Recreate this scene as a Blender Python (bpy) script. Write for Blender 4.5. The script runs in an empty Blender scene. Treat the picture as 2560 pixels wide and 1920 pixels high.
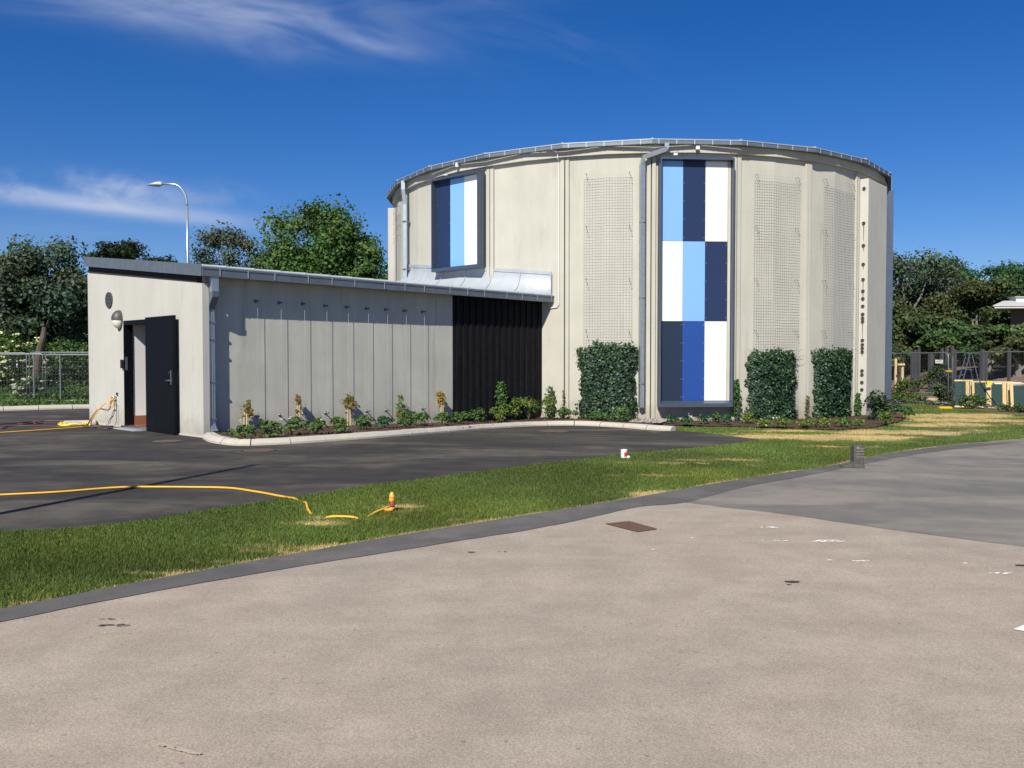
import bpy, bmesh, math, random
import numpy as np
from mathutils import Vector, Matrix, Euler, noise as mnoise
random.seed(7); rng = np.random.default_rng(7)
R_ = math.radians
scn = bpy.context.scene; col = scn.collection
# ------------------------------------------------------------------ camera, sky, sun, exposure
F = 2145.0; EYE = 1.55; PITCH = math.atan(60/F)
cam = bpy.data.objects.new('camera', bpy.data.cameras.new('camera')); col.objects.link(cam)
cam.location = (0, 0, EYE); cam.rotation_euler = (math.pi/2 - PITCH, 0, 0)
cam.data.sensor_width = 36; cam.data.lens = F/2560*36; cam.data.clip_end = 3000; cam.data.clip_start = .05
scn.camera = cam
SUN_EL, SUN_AZ = 41.0, 18.96
sl = bpy.data.lights.new('sun', 'SUN'); sun = bpy.data.objects.new('sun', sl); col.objects.link(sun)
sl.energy = 4.6; sl.angle = R_(.53); sl.color = (1, .95, .85)
sun.rotation_euler = (R_(90-SUN_EL), 0, R_(-SUN_AZ)); sun.location = (-5, -10, 20)
world = bpy.data.worlds.new('World'); scn.world = world; world.use_nodes = True
scn.view_settings.view_transform = 'Standard'; scn.view_settings.look = 'None'
scn.view_settings.exposure = 0.42; scn.view_settings.gamma = 1; scn.view_settings.use_curve_mapping = False
def build_world():
    nt = world.node_tree; nt.nodes.clear(); N = nt.nodes.new; L = nt.links.new
    out = N('ShaderNodeOutputWorld'); bg = N('ShaderNodeBackground'); bg.inputs[1].default_value = .060
    sky = N('ShaderNodeTexSky'); sky.sky_type = 'NISHITA'; sky.sun_disc = False
    sky.sun_elevation = R_(SUN_EL); sky.sun_rotation = R_(180+SUN_AZ)
    sky.air_density = 1.0; sky.dust_density = .15; sky.ozone_density = 3.5; sky.altitude = 0
    hs = N('ShaderNodeHueSaturation'); hs.inputs['Saturation'].default_value = 1.26; hs.inputs['Value'].default_value = 1.0
    hs.inputs['Hue'].default_value = .504
    gm = N('ShaderNodeGamma'); gm.inputs[1].default_value = 1.0
    tn = N('ShaderNodeVectorMath'); tn.operation = 'MULTIPLY'; tn.inputs[1].default_value = (.88, .94, 1.17); L(sky.outputs[0], tn.inputs[0]); L(tn.outputs[0], hs.inputs['Color'])
    tc = N('ShaderNodeTexCoord'); sp = N('ShaderNodeSeparateXYZ'); L(tc.outputs['Generated'], sp.inputs[0])
    def M(op, a, b=None, c=None):
        m = N('ShaderNodeMath'); m.operation = op
        for i, v in enumerate((a, b, c)):
            if v is None: continue
            if isinstance(v, (int, float)): m.inputs[i].default_value = v
            else: L(v, m.inputs[i])
        return m.outputs[0]
    ay = M('MAXIMUM', sp.outputs[1], .05)
    A = M('DIVIDE', sp.outputs[0], ay); B = M('DIVIDE', sp.outputs[2], ay)
    def streak(cx, cy, ang, lx, ly, seed, amp, lo, hi, sx=3, sy=16):
        # soft elongated cirrus band, direction space
        c, s = math.cos(R_(ang)), math.sin(R_(ang))
        dx = M('SUBTRACT', A, cx); dy = M('SUBTRACT', B, cy)
        u = M('ADD', M('MULTIPLY', dx, c), M('MULTIPLY', dy, s)); v = M('SUBTRACT', M('MULTIPLY', dy, c), M('MULTIPLY', dx, s))
        d = M('ADD', M('POWER', M('ABSOLUTE', M('DIVIDE', u, lx)), 2.6), M('POWER', M('ABSOLUTE', M('DIVIDE', v, ly)), 2.0))
        env = M('EXPONENT', M('MULTIPLY', d, -1.0))
        cb = N('ShaderNodeCombineXYZ'); L(M('MULTIPLY', u, sx), cb.inputs[0]); L(M('MULTIPLY', v, sy), cb.inputs[1]); cb.inputs[2].default_value = seed
        nz = N('ShaderNodeTexNoise'); nz.inputs['Scale'].default_value = 2.2; nz.inputs['Detail'].default_value = 6
        nz.inputs['Roughness'].default_value = .5; nz.inputs['Distortion'].default_value = .6; L(cb.outputs[0], nz.inputs['Vector'])
        mr = N('ShaderNodeMapRange'); mr.interpolation_type = 'SMOOTHSTEP'; L(nz.outputs[0], mr.inputs[0])
        mr.inputs[1].default_value = lo; mr.inputs[2].default_value = hi
        return M('MULTIPLY', M('MULTIPLY', env, mr.outputs[0]), amp)
    P = lambda px, py: ((px-1280)/F, (900-py)/F)
    m = None
    for args in ((*P(120, 498), -6.5, .23, .010, 1.3, .46, .15, .6), (*P(230, 480), -3, .16, .017, 4.1, .34, .40, .75, 8, 16),
                 (*P(330, 528), -7, .13, .009, 8.2, .30, .2, .7), (*P(330, 478), -8, .08, .014, 5.7, .40, .3, .7, 10, 14),
                 (*P(400, 25), -5, .15, .022, 11.0, .30, .25, .75), (*P(690, 62), -9, .17, .036, 3.0, .42, .28, .74, 3, 9),
                 (*P(900, 104), -14, .08, .012, 6.0, .30, .15, .7), (*P(1180, 60), -16, .18, .035, 21.0, .08, .4, .8), (*P(640, 5), 0, .30, .02, 17.0, .2, .2, .7),
                 (*P(90, 590), -3, .16, .016, 31.0, .12, .3, .7)):
        s_ = streak(*args); m = s_ if m is None else M('ADD', m, s_)
    m = M('MULTIPLY', M('MINIMUM', m, .75), M('GREATER_THAN', sp.outputs[1], .05))
    mx = N('ShaderNodeMixRGB'); L(m, mx.inputs[0]); L(hs.outputs[0], mx.inputs[1]); mx.inputs[2].default_value = (7.4, 8.2, 10.2, 1)
    L(mx.outputs[0], bg.inputs[0]); L(bg.outputs[0], out.inputs[0])
build_world()
# ------------------------------------------------------------------ geometry of the place
def ray(px, py):
    x = (px-1280)/F; y = (960-py)/F; c, s = math.cos(PITCH), math.sin(PITCH)
    return (x, c+y*s, -s+y*c)
A0 = (-6.14, 17.05); U = (.68, .7332); UANG = math.atan2(U[1], U[0])
def gh(x, y):                                                       # the lawn falls gently towards the drum
    s = (x-A0[0])*U[0]+(y-A0[1])*U[1]; t = min(1, max(0, (s-1.5)/8)); return -.2*t*t*(3-2*t)
def G(px, py, h=0):
    d = ray(px, py); z = 0
    for _ in range(6):
        t = (z+h-EYE)/d[2]; x, y = d[0]*t, d[1]*t; z = gh(x, y)
    return Vector((x, y, z+h))
def D(px, py, y):                                                   # a point at depth y
    d = ray(px, py); t = y/d[1]; return Vector((d[0]*t, y, EYE+d[2]*t))
CX, CY = 4.52, 33.0; RW = 8.89; RG = 9.22; NS = 23; STEP = 360/NS; AZ0 = 250.3
def W(px, py, R):
    d = ray(px, py); a = d[0]**2+d[1]**2; b = -(d[0]*CX+d[1]*CY); c = CX*CX+CY*CY-R*R
    t = (-b-math.sqrt(max(0, b*b-a*c)))/a*-1
    t = (-b - math.sqrt(max(0, b*b-a*c)))/a
    X, Y, Z = d[0]*t, d[1]*t, EYE+d[2]*t
    return math.degrees(math.atan2(Y-CY, X-CX)) % 360, Z
def wr(az, off=0):                                                  # radius of the folded wall at an azimuth
    h = STEP/4; k = math.floor((az-AZ0)/(2*h)); mid = AZ0+(2*k+1)*h
    return RW*math.cos(R_(h))/math.cos(R_(az-mid))+off
def dp(az, r, z=0): return Vector((r*math.cos(R_(az)), r*math.sin(R_(az)), z))   # drum-local
def dw(az, r, z=0): return dp(az, r, z)+Vector((CX, CY, 0))
def al(x, y, z=0):                                                  # annex-local to world
    return Vector((A0[0]+U[0]*x-U[1]*y, A0[1]+U[1]*x+U[0]*y, z))
def vnoise(x, y, sc, seed=0):
    r = np.random.default_rng(seed).random((64, 64)); x = np.asarray(x)*sc+500; y = np.asarray(y)*sc+500
    xi = np.floor(x).astype(int); yi = np.floor(y).astype(int); fx = x-xi; fy = y-yi; fx = fx*fx*(3-2*fx); fy = fy*fy*(3-2*fy)
    g = lambda i, j: r[(xi+i) % 64, (yi+j) % 64]
    return (g(0, 0)*(1-fx)+g(1, 0)*fx)*(1-fy)+(g(0, 1)*(1-fx)+g(1, 1)*fx)*fy
# ------------------------------------------------------------------ helpers
def tag(o, label=None, cat=None, group=None, kind=None):
    for k, v in (('label', label), ('category', cat), ('group', group), ('kind', kind)):
        if v: o[k] = v
    return o
def empty(name, loc=(0, 0, 0), rz=0, **kw):
    o = bpy.data.objects.new(name, None); col.objects.link(o); o.location = loc; o.rotation_euler = (0, 0, rz); o.empty_display_size = .1
    return tag(o, **kw)
class MB:
    def __init__(s): s.v = []; s.f = []; s.m = []
    def add(s, vs, fs, mi=0):
        n = len(s.v); s.v += [tuple(v) for v in vs]; s.f += [tuple(i+n for i in f) for f in fs]; s.m += [mi]*len(fs); return s
    def box(s, x0, x1, y0, y1, z0, z1, mi=0, M=None):
        vs = [Vector(p) for p in ((x0, y0, z0), (x1, y0, z0), (x1, y1, z0), (x0, y1, z0), (x0, y0, z1), (x1, y0, z1), (x1, y1, z1), (x0, y1, z1))]
        if M is not None: vs = [M @ v for v in vs]
        return s.add(vs, [(0, 3, 2, 1), (4, 5, 6, 7), (0, 1, 5, 4), (1, 2, 6, 5), (2, 3, 7, 6), (3, 0, 4, 7)], mi)
    def prism(s, pts, d, mi=0):                                     # closed polygon pts (3d), extruded by vector d
        n = len(pts); d = Vector(d); pts = [Vector(p) for p in pts]
        return s.add(pts+[p+d for p in pts], [tuple(range(n))[::-1], tuple(range(n, 2*n))]+[(i, (i+1) % n, n+(i+1) % n, n+i) for i in range(n)], mi)
    def tube(s, path, r, n=6, mi=0, cap=True, ry=None):
        path = [Vector(p) for p in path]; k = len(path); rs = r if isinstance(r, (list, tuple)) else [r]*k
        base = len(s.v); up = Vector((0, 0, 1)); ref = None
        for i, p in enumerate(path):
            t = (path[min(i+1, k-1)]-path[max(i-1, 0)]); t = t.normalized() if t.length > 1e-9 else Vector((0, 0, 1))
            if ref is None: ref = t.cross(up) if abs(t.z) < .95 else Vector((1, 0, 0))
            a = (ref-t*ref.dot(t)); a = a.normalized() if a.length > 1e-6 else t.orthogonal().normalized(); ref = a; b = t.cross(a)
            for j in range(n):
                th = 2*math.pi*(j+.5)/n; s.v.append(tuple(p+a*math.cos(th)*rs[i]+b*math.sin(th)*rs[i]*(ry or 1)))
        for i in range(k-1):
            for j in range(n):
                s.f.append((base+i*n+j, base+i*n+(j+1) % n, base+(i+1)*n+(j+1) % n, base+(i+1)*n+j)); s.m.append(mi)
        if cap:
            s.f.append(tuple(base+j for j in range(n))[::-1]); s.m.append(mi); s.f.append(tuple(base+(k-1)*n+j for j in range(n))); s.m.append(mi)
        return s
    def lathe(s, prof, n=16, c=(0, 0, 0), mi=0, M=None):
        base = len(s.v)
        for r, z in prof:
            for j in range(n):
                a = 2*math.pi*j/n; v = Vector((c[0]+r*math.cos(a), c[1]+r*math.sin(a), c[2]+z)); s.v.append(tuple(M @ v if M is not None else v))
        for i in range(len(prof)-1):
            for j in range(n):
                s.f.append((base+i*n+j, base+i*n+(j+1) % n, base+(i+1)*n+(j+1) % n, base+(i+1)*n+j)); s.m.append(mi)
        s.f.append(tuple(base+j for j in range(n))[::-1]); s.m.append(mi); e = base+(len(prof)-1)*n; s.f.append(tuple(e+j for j in range(n))); s.m.append(mi)
        return s
    def obj(s, name, mats, parent=None, smooth=False, bevel=0, **kw):
        me = bpy.data.meshes.new(name); me.from_pydata(s.v, [], s.f); mats = mats if isinstance(mats, (list, tuple)) else [mats]
        for m in mats: me.materials.append(m)
        if len(mats) > 1: me.polygons.foreach_set('material_index', s.m)
        if smooth: me.polygons.foreach_set('use_smooth', [True]*len(me.polygons))
        me.update(); o = bpy.data.objects.new(name, me); col.objects.link(o); o.parent = parent
        if bevel:
            b = bmesh.new(); b.from_mesh(me); bmesh.ops.remove_doubles(b, verts=b.verts, dist=1e-5)
            bmesh.ops.bevel(b, geom=[e for e in b.edges if len(e.link_faces) == 2 and e.calc_face_angle(0) > .5], offset=bevel, segments=2, affect='EDGES', profile=.6)
            b.to_mesh(me); b.free()
        return tag(o, **kw)
def fast_mesh(name, verts, faces_per, nper, mats, parent=None, cols=None, **kw):
    """verts (n,3); faces given as int array (m,k)"""
    me = bpy.data.meshes.new(name); n = len(verts); fc = np.asarray(faces_per); m, k = fc.shape
    me.vertices.add(n); me.vertices.foreach_set('co', np.asarray(verts, dtype=np.float32).ravel())
    me.loops.add(m*k); me.loops.foreach_set('vertex_index', fc.astype(np.int32).ravel())
    me.polygons.add(m); me.polygons.foreach_set('loop_start', np.arange(0, m*k, k, dtype=np.int32)); me.polygons.foreach_set('loop_total', np.full(m, k, dtype=np.int32))
    me.update(calc_edges=True)
    if cols is not None:
        ca = me.color_attributes.new('Col', 'FLOAT_COLOR', 'POINT'); c4 = np.ones((n, 4), dtype=np.float32); c4[:, :3] = cols; ca.data.foreach_set('color', c4.ravel())
    me.materials.append(mats); o = bpy.data.objects.new(name, me); col.objects.link(o); o.parent = parent
    return tag(o, **kw)
def nrm(a): return a/np.maximum(1e-9, np.linalg.norm(a, axis=1, keepdims=True))
def leaves(name, C, N, size, cols, mat, parent=None, fold=.25, aspect=.8, **kw):
    C = np.asarray(C); n = len(C); N = nrm(np.asarray(N)); size = np.broadcast_to(np.asarray(size, dtype=float), (n,))[:, None]
    T = nrm(np.cross(N, rng.normal(size=(n, 3)))); B = np.cross(N, T)
    s = size*.5
    V = np.stack([C-T*s, C+B*s*aspect+N*s*fold, C+T*s, C-B*s*aspect+N*s*fold], 1).reshape(-1, 3)
    i = np.arange(n)[:, None]*4; Fc = np.concatenate([i+np.array([[0, 1, 2]]), i+np.array([[0, 2, 3]])], 0)
    return fast_mesh(name, V, Fc, 3, mat, parent, cols=np.repeat(cols, 4, 0), **kw)
def pal(n, cs, var=.18):
    cs = np.array(cs); k = rng.integers(0, len(cs), n); c = cs[k]*(1+rng.normal(0, var, (n, 1))); return np.clip(c, .004, 1)
# ------------------------------------------------------------------ materials
MT = {}
def mat(name, base, rough=.8, metal=0, var=.0, scale=3, streak=None, bump=0, bscale=80, spec=.5, var2=None, scale2=.4, fine=0, fscale=200, dark=None, coat=0, splash=0):
    m = bpy.data.materials.new(name); m.use_nodes = True; nt = m.node_tree; N = nt.nodes.new; L = nt.links.new
    p = nt.nodes['Principled BSDF']; p.inputs['Roughness'].default_value = rough; p.inputs['Metallic'].default_value = metal
    p.inputs['Specular IOR Level'].default_value = spec; p.inputs['Coat Weight'].default_value = coat
    tc = N('ShaderNodeTexCoord'); cur = None; b = (*base, 1)
    def noise(sc, det=6, vec=None, ro=.6):
        z = N('ShaderNodeTexNoise'); z.inputs['Scale'].default_value = sc; z.inputs['Detail'].default_value = det; z.inputs['Roughness'].default_value = ro
        L(vec or tc.outputs['Object'], z.inputs['Vector']); return z.outputs[0]
    def scaled(sv):
        mp = N('ShaderNodeMapping'); mp.inputs['Scale'].default_value = sv; L(tc.outputs['Object'], mp.inputs[0]); return mp.outputs[0]
    rgb = N('ShaderNodeRGB'); rgb.outputs[0].default_value = b; cur = rgb.outputs[0]
    def mul(fac_out, lo, hi, flo=.3, fhi=.7):
        nonlocal cur
        mr = N('ShaderNodeMapRange'); L(fac_out, mr.inputs[0]); mr.inputs[1].default_value = flo; mr.inputs[2].default_value = fhi; mr.inputs[3].default_value = lo; mr.inputs[4].default_value = hi
        x = N('ShaderNodeVectorMath'); x.operation = 'SCALE'; L(cur, x.inputs[0]); L(mr.outputs[0], x.inputs['Scale']); cur = x.outputs[0]
    if var: mul(noise(scale), 1-var, 1+var)
    if var2: mul(noise(scale2, 4), 1-var2, 1+var2)
    if streak:
        mul(noise(1, 6, scaled(streak[:3])), 1-streak[3], 1+streak[3])
    if dark:                                                         # stains: (colour, scale, threshold, amount, stretch)
        z = noise(dark[1], 8, scaled(dark[4]) if len(dark) > 4 else None, .65); mr = N('ShaderNodeMapRange'); mr.interpolation_type = 'SMOOTHSTEP'; L(z, mr.inputs[0])
        mr.inputs[1].default_value = dark[2]; mr.inputs[2].default_value = dark[2]+.16; mr.inputs[4].default_value = dark[3]
        mx = N('ShaderNodeMixRGB'); L(mr.outputs[0], mx.inputs[0]); L(cur, mx.inputs[1]); mx.inputs[2].default_value = (*dark[0], 1); cur = mx.outputs[0]
    if splash:                                                       # mud splashed up from the ground, stains under the wall head
        sx = N('ShaderNodeSeparateXYZ'); L(tc.outputs['Object'], sx.inputs[0]); z2 = noise(5, 6)
        ad = N('ShaderNodeMath'); ad.operation = 'MULTIPLY_ADD'; L(z2, ad.inputs[0]); ad.inputs[1].default_value = -.9; L(sx.outputs[2], ad.inputs[2])
        mr = N('ShaderNodeMapRange'); L(ad.outputs[0], mr.inputs[0]); mr.inputs[1].default_value = -.55; mr.inputs[2].default_value = .05; mr.inputs[3].default_value = .5; mr.inputs[4].default_value = 0
        mx = N('ShaderNodeMixRGB'); L(mr.outputs[0], mx.inputs[0]); L(cur, mx.inputs[1]); mx.inputs[2].default_value = (.22, .17, .12, 1); cur = mx.outputs[0]
    if fine: mul(noise(fscale, 2), 1-fine, 1+fine, .25, .75)
    L(cur, p.inputs['Base Color'])
    if bump:
        bp = N('ShaderNodeBump'); bp.inputs['Strength'].default_value = bump; bp.inputs['Distance'].default_value = .02; L(noise(bscale, 5), bp.inputs['Height']); L(bp.outputs[0], p.inputs['Normal'])
    MT[name] = m; return m
def leafmat(name, trans=.35, rough=.6, gloss=.012):
    m = bpy.data.materials.new(name); m.use_nodes = True; nt = m.node_tree; nt.nodes.clear(); N = nt.nodes.new; L = nt.links.new
    at = N('ShaderNodeAttribute'); at.attribute_name = 'Col'; d = N('ShaderNodeBsdfDiffuse'); t = N('ShaderNodeBsdfTranslucent'); g = N('ShaderNodeBsdfGlossy'); g.inputs['Roughness'].default_value = rough
    g.inputs['Color'].default_value = (.8, .85, .9, 1)
    x = N('ShaderNodeMixShader'); y = N('ShaderNodeMixShader'); o = N('ShaderNodeOutputMaterial'); hs = N('ShaderNodeVectorMath'); hs.operation = 'MULTIPLY'; hs.inputs[1].default_value = (1.3, 1.5, .5)
    L(at.outputs[0], d.inputs[0]); L(at.outputs[0], hs.inputs[0]); L(hs.outputs[0], t.inputs[0]); x.inputs[0].default_value = trans; y.inputs[0].default_value = gloss
    L(d.outputs[0], x.inputs[1]); L(t.outputs[0], x.inputs[2]); L(x.outputs[0], y.inputs[1]); L(g.outputs[0], y.inputs[2]); L(y.outputs[0], o.inputs[0]); return m
LEAF = leafmat('leaf'); IVYM = leafmat('ivy_leaf', .12, .45, .03); GRASS = leafmat('grass_blade', .3, .7, .01)
CON = mat('concrete', (.475, .455, .385), .9, var=.05, splash=1, scale=1.2, streak=(2.2, 2.2, .3, .05), bump=.25, bscale=60, fine=.05, fscale=260, dark=((.27, .245, .205), 1.0, .56, .30, (2.5, 2.5, .35)))
CON2 = mat('concrete_slab', (.49, .475, .42), .9, var=.05, splash=1, scale=1.0, streak=(2.4, 2.4, .3, .045), bump=.25, bscale=60, fine=.05, fscale=260, dark=((.30, .28, .24), 1.1, .60, .4, (3.5, 3.5, .45)))
CON3 = mat('concrete_front', (.49, .48, .41), .92, var=.07, splash=1, dark=((.29, .27, .235), 1.1, .56, .35, (3, 3, .4)), scale=1.5, streak=(4.0, 4.0, .4, .08), bump=.3, bscale=70, fine=.06, fscale=300)
KERB = mat('kerb_concrete', (.46, .42, .35), .9, var=.08, scale=6, bump=.3, bscale=90, fine=.1, fscale=200)
ZINC = mat('zinc', (.17, .20, .225), .5, .5, var=.12, scale=5, bump=.03, bscale=20)
ZINCL = mat('galvanised_sheet', (.42, .45, .47), .55, .25, var=.08, scale=3, bump=.04, bscale=8)
ZINCD = mat('zinc_fascia', (.26, .29, .32), .5, .6, var=.06, scale=4)
PIPE = mat('galvanised_pipe', (.42, .47, .50), .4, .7, var=.10, scale=8, bump=.02, bscale=15)
FRAME = mat('steel_frame', (.10, .13, .18), .33, .55, var=.08, scale=6)
WOOD_B = mat('black_board', (.010, .010, .012), .8, spec=.15, var=.3, scale=8, streak=(30, 30, 1.2, .4), bump=.3, bscale=40)
BLACK = mat('black_paint', (.005, .006, .009), .6, spec=.12, var=.15, scale=3)
BLACK2 = mat('black_plastic', (.02, .02, .022), .5)
SOFF = mat('soffit', (.10, .10, .105), .8, var=.1)
P_NAVY = mat('panel_navy', (.020, .034, .085), .3, spec=.3, var=.03, scale=2); P_SLATE = mat('panel_slate', (.018, .030, .058), .3, spec=.3, var=.03, scale=2)
P_BLUE = mat('panel_royal', (.016, .060, .26), .35, var=.03, scale=2); P_SKY = mat('panel_sky', (.20, .41, .78), .4, var=.02, scale=2); P_WHITE = mat('panel_white', (.80, .79, .76), .4, var=.01)
STEEL = mat('stainless', (.6, .6, .62), .25, 1); WIRE = mat('galvanised_wire', (.40, .41, .42), .5, .3); FENCEM = mat('fence_tube', (.24, .27, .28), .5, .5); FWIRE = mat('fence_wire', (.10, .11, .11), .6, .3)
RUST = mat('rust', (.11, .05, .028), .9, var=.3, scale=20, bump=.3, bscale=60)
RUST2 = mat('dark_fitting', (.06, .045, .035), .8, var=.3, scale=20)
WHITEP = mat('white_plastic', (.75, .75, .72), .4); LAMPG = mat('lamp_diffuser', (.80, .76, .64), .35); DGREY = mat('dark_grey_cast', (.07, .065, .062), .5)
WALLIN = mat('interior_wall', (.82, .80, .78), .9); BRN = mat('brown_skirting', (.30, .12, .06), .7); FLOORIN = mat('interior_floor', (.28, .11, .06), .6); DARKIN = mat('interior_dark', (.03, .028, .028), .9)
HOSEY = mat('yellow_hose', (.80, .42, .03), .45, var=.08, scale=6); HOSEB = mat('yellow_bright', (.80, .66, .04), .45); HOSER = mat('red_brown_hose', (.13, .05, .045), .5); ORNG = mat('orange_plastic', (.75, .30, .03), .5); REDP = mat('red_tape', (.55, .04, .03), .5)
BARK = mat('bark', (.10, .075, .055), .95, var=.3, scale=6, bump=.6, bscale=30); BARKG = mat('grey_bark', (.17, .155, .135), .95, var=.3, scale=6)
TIMB = mat('pale_timber', (.62, .46, .22), .8, var=.1, scale=5, streak=(12, 12, 1, .12)); GREENB = mat('green_sheet', (.008, .038, .029), .45, var=.15, scale=3)
POST = mat('grey_timber', (.058, .058, .066), .85, var=.2, scale=9, streak=(14, 14, .8, .2)); TIMBS = mat('sleeper', (.50, .40, .28), .9, var=.15)
SOIL = mat('soil', (.075, .042, .028), 1, var=.4, scale=7, bump=1.0, bscale=45, fine=.4, fscale=60)
MOUND = mat('mound_soil', (.17, .12, .085), 1, var=.12, scale=1.5, bump=.5, bscale=20, fine=.15, fscale=30)
REDG = mat('red_gravel', (.22, .11, .085), 1, var=.12, scale=3, fine=.2, fscale=60)
GRAV = mat('gravel_base', (.25, .23, .20), 1, var=.3, scale=30, fine=.4, fscale=40)
STONE = mat('pebble', (.36, .33, .29), .9, var=.3, scale=9)
OFFW = mat('render_wall', (.55, .53, .50), .9, var=.05); ROOFG = mat('pale_roof', (.52, .54, .56), .6, var=.05); GLASSD = mat('dark_glass', (.02, .025, .03), .1)
def asphalt(name, base, dust, dusty, var=.12, lo=.45, hi=.7, stretch=(1, 1, 1), grain=.25, gsc=160, sc=.6, rot=0, chips=(.6, .58, .55), chipamt=.5, chipr=.16, cracks=0, bump=.4, pits=0):
    m = bpy.data.materials.new(name); m.use_nodes = True; nt = m.node_tree; N = nt.nodes.new; L = nt.links.new; p = nt.nodes['Principled BSDF']
    p.inputs['Roughness'].default_value = .88; p.inputs['Specular IOR Level'].default_value = .35
    tc = N('ShaderNodeTexCoord'); mp = N('ShaderNodeMapping'); mp.inputs['Scale'].default_value = stretch; mp.inputs['Rotation'].default_value = (0, 0, R_(rot)); L(tc.outputs['Object'], mp.inputs[0])
    def nz(sc_, det, vec, ro=.6, dist=0):
        z = N('ShaderNodeTexNoise'); z.inputs['Scale'].default_value = sc_; z.inputs['Detail'].default_value = det; z.inputs['Roughness'].default_value = ro; z.inputs['Distortion'].default_value = dist; L(vec, z.inputs['Vector']); return z.outputs[0]
    def mr(i, a, b, c=0, d=1):
        q = N('ShaderNodeMapRange'); q.interpolation_type = 'SMOOTHSTEP'; L(i, q.inputs[0]); q.inputs[1].default_value = a; q.inputs[2].default_value = b; q.inputs[3].default_value = c; q.inputs[4].default_value = d; return q.outputs[0]
    def mx(f, a, b, t='MIX'):
        q = N('ShaderNodeMixRGB'); q.blend_type = t
        for i, v in enumerate((f, a, b)):
            if isinstance(v, tuple): q.inputs[i].default_value = (*v, 1)
            elif isinstance(v, (int, float)): q.inputs[i].default_value = v
            else: L(v, q.inputs[i])
        return q.outputs[0]
    c = mx(mr(nz(sc, 8, mp.outputs[0], .62, .6), lo, hi, 0, dusty), base, dust)
    O = tc.outputs['Object']
    v = N('ShaderNodeVectorMath'); v.operation = 'SCALE'; L(c, v.inputs[0]); L(mr(nz(2.3, 6, O), .3, .7, 1-var, 1+var), v.inputs['Scale']); c = v.outputs[0]
    v = N('ShaderNodeVectorMath'); v.operation = 'SCALE'; L(c, v.inputs[0]); L(mr(nz(gsc, 2, O, .7), .3, .7, 1-grain, 1+grain), v.inputs['Scale']); c = v.outputs[0]
    vo = N('ShaderNodeTexVoronoi'); vo.inputs['Scale'].default_value = 55; L(O, vo.inputs['Vector'])
    s2 = N('ShaderNodeSeparateColor'); L(vo.outputs['Color'], s2.inputs[0])
    th = N('ShaderNodeMath'); th.operation = 'MULTIPLY'; L(mr(s2.outputs[0], .86, .88, 0, chipamt), th.inputs[0]); L(mr(vo.outputs['Distance'], chipr, chipr+.12, 1, 0), th.inputs[1])
    c = mx(th.outputs[0], c, chips)
    if cracks:
        wv = N('ShaderNodeTexVoronoi'); wv.feature = 'DISTANCE_TO_EDGE'; wv.inputs['Scale'].default_value = .33
        dn = N('ShaderNodeTexNoise'); dn.inputs['Scale'].default_value = 1.6; dn.inputs['Detail'].default_value = 6; L(O, dn.inputs['Vector'])
        ad = N('ShaderNodeVectorMath'); ad.operation = 'ADD'; L(O, ad.inputs[0]); L(dn.outputs['Color'], ad.inputs[1]); L(ad.outputs[0], wv.inputs['Vector'])
        k = N('ShaderNodeMath'); k.operation = 'MULTIPLY'; L(mr(wv.outputs[0], .0015, .006, cracks, 0), k.inputs[0]); L(mr(nz(.5, 3, O), .5, .62), k.inputs[1]); c = mx(k.outputs[0], c, (.12, .10, .085))
        c = mx(mr(nz(1.7, 5, O, .6, .5), .70, .76, 0, .5), c, (.16, .135, .12))
    if pits:                                                         # lost stones, faint dark scuffs, worn pale lanes
        v3 = N('ShaderNodeTexVoronoi'); v3.inputs['Scale'].default_value = 16; L(O, v3.inputs['Vector']); s3 = N('ShaderNodeSeparateColor'); L(v3.outputs['Color'], s3.inputs[0])
        th = N('ShaderNodeMath'); th.operation = 'MULTIPLY'; L(mr(s3.outputs[1], .90, .92, 0, .55), th.inputs[0]); L(mr(v3.outputs['Distance'], .10, .22, 1, 0), th.inputs[1]); c = mx(th.outputs[0], c, (.15, .12, .10))
        mp2 = N('ShaderNodeMapping'); mp2.inputs['Scale'].default_value = (.35, 1.8, 1); mp2.inputs['Rotation'].default_value = (0, 0, R_(-33)); L(O, mp2.inputs[0])
        v = N('ShaderNodeVectorMath'); v.operation = 'SCALE'; L(c, v.inputs[0]); L(mr(nz(1.1, 7, mp2.outputs[0], .6, .4), .3, .7, .94, 1.06), v.inputs['Scale']); c = v.outputs[0]
        c = mx(mr(nz(.9, 9, mp2.outputs[0], .7, 1.0), .66, .80, 0, .28), c, (.20, .165, .14))
    L(c, p.inputs['Base Color'])
    bp = N('ShaderNodeBump'); bp.inputs['Strength'].default_value = bump; bp.inputs['Distance'].default_value = .006; L(nz(120, 3, O, .7), bp.inputs['Height']); L(bp.outputs[0], p.inputs['Normal'])
    return m
OLDROAD = asphalt('old_asphalt', (.375, .305, .236), (.345, .295, .230), .9, var=.09, lo=.38, hi=.62, sc=.30, grain=.24, gsc=130, chips=(.62, .56, .50), chipamt=.6, chipr=.10, cracks=0, pits=1)
STRIPA = asphalt('patch_asphalt', (.105, .10, .093), (.17, .155, .135), .7, var=.12, lo=.45, hi=.7, sc=.9, grain=.25, chips=(.3, .28, .26), chipamt=.3)
NEWROAD = asphalt('dusty_asphalt', (.165, .152, .135), (.28, .245, .195), .7, var=.10, lo=.36, hi=.64, stretch=(.6, 1.25, 1), rot=-38, sc=.8, grain=.18, chips=(.35, .32, .28), chipamt=.3)
YARD = asphalt('yard_asphalt', (.034, .031, .028), (.15, .13, .098), .7, var=.22, lo=.40, hi=.74, stretch=(.55, 1.5, 1), rot=-14, sc=.6, grain=.38, chips=(.13, .12, .11), chipamt=.3)
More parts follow.
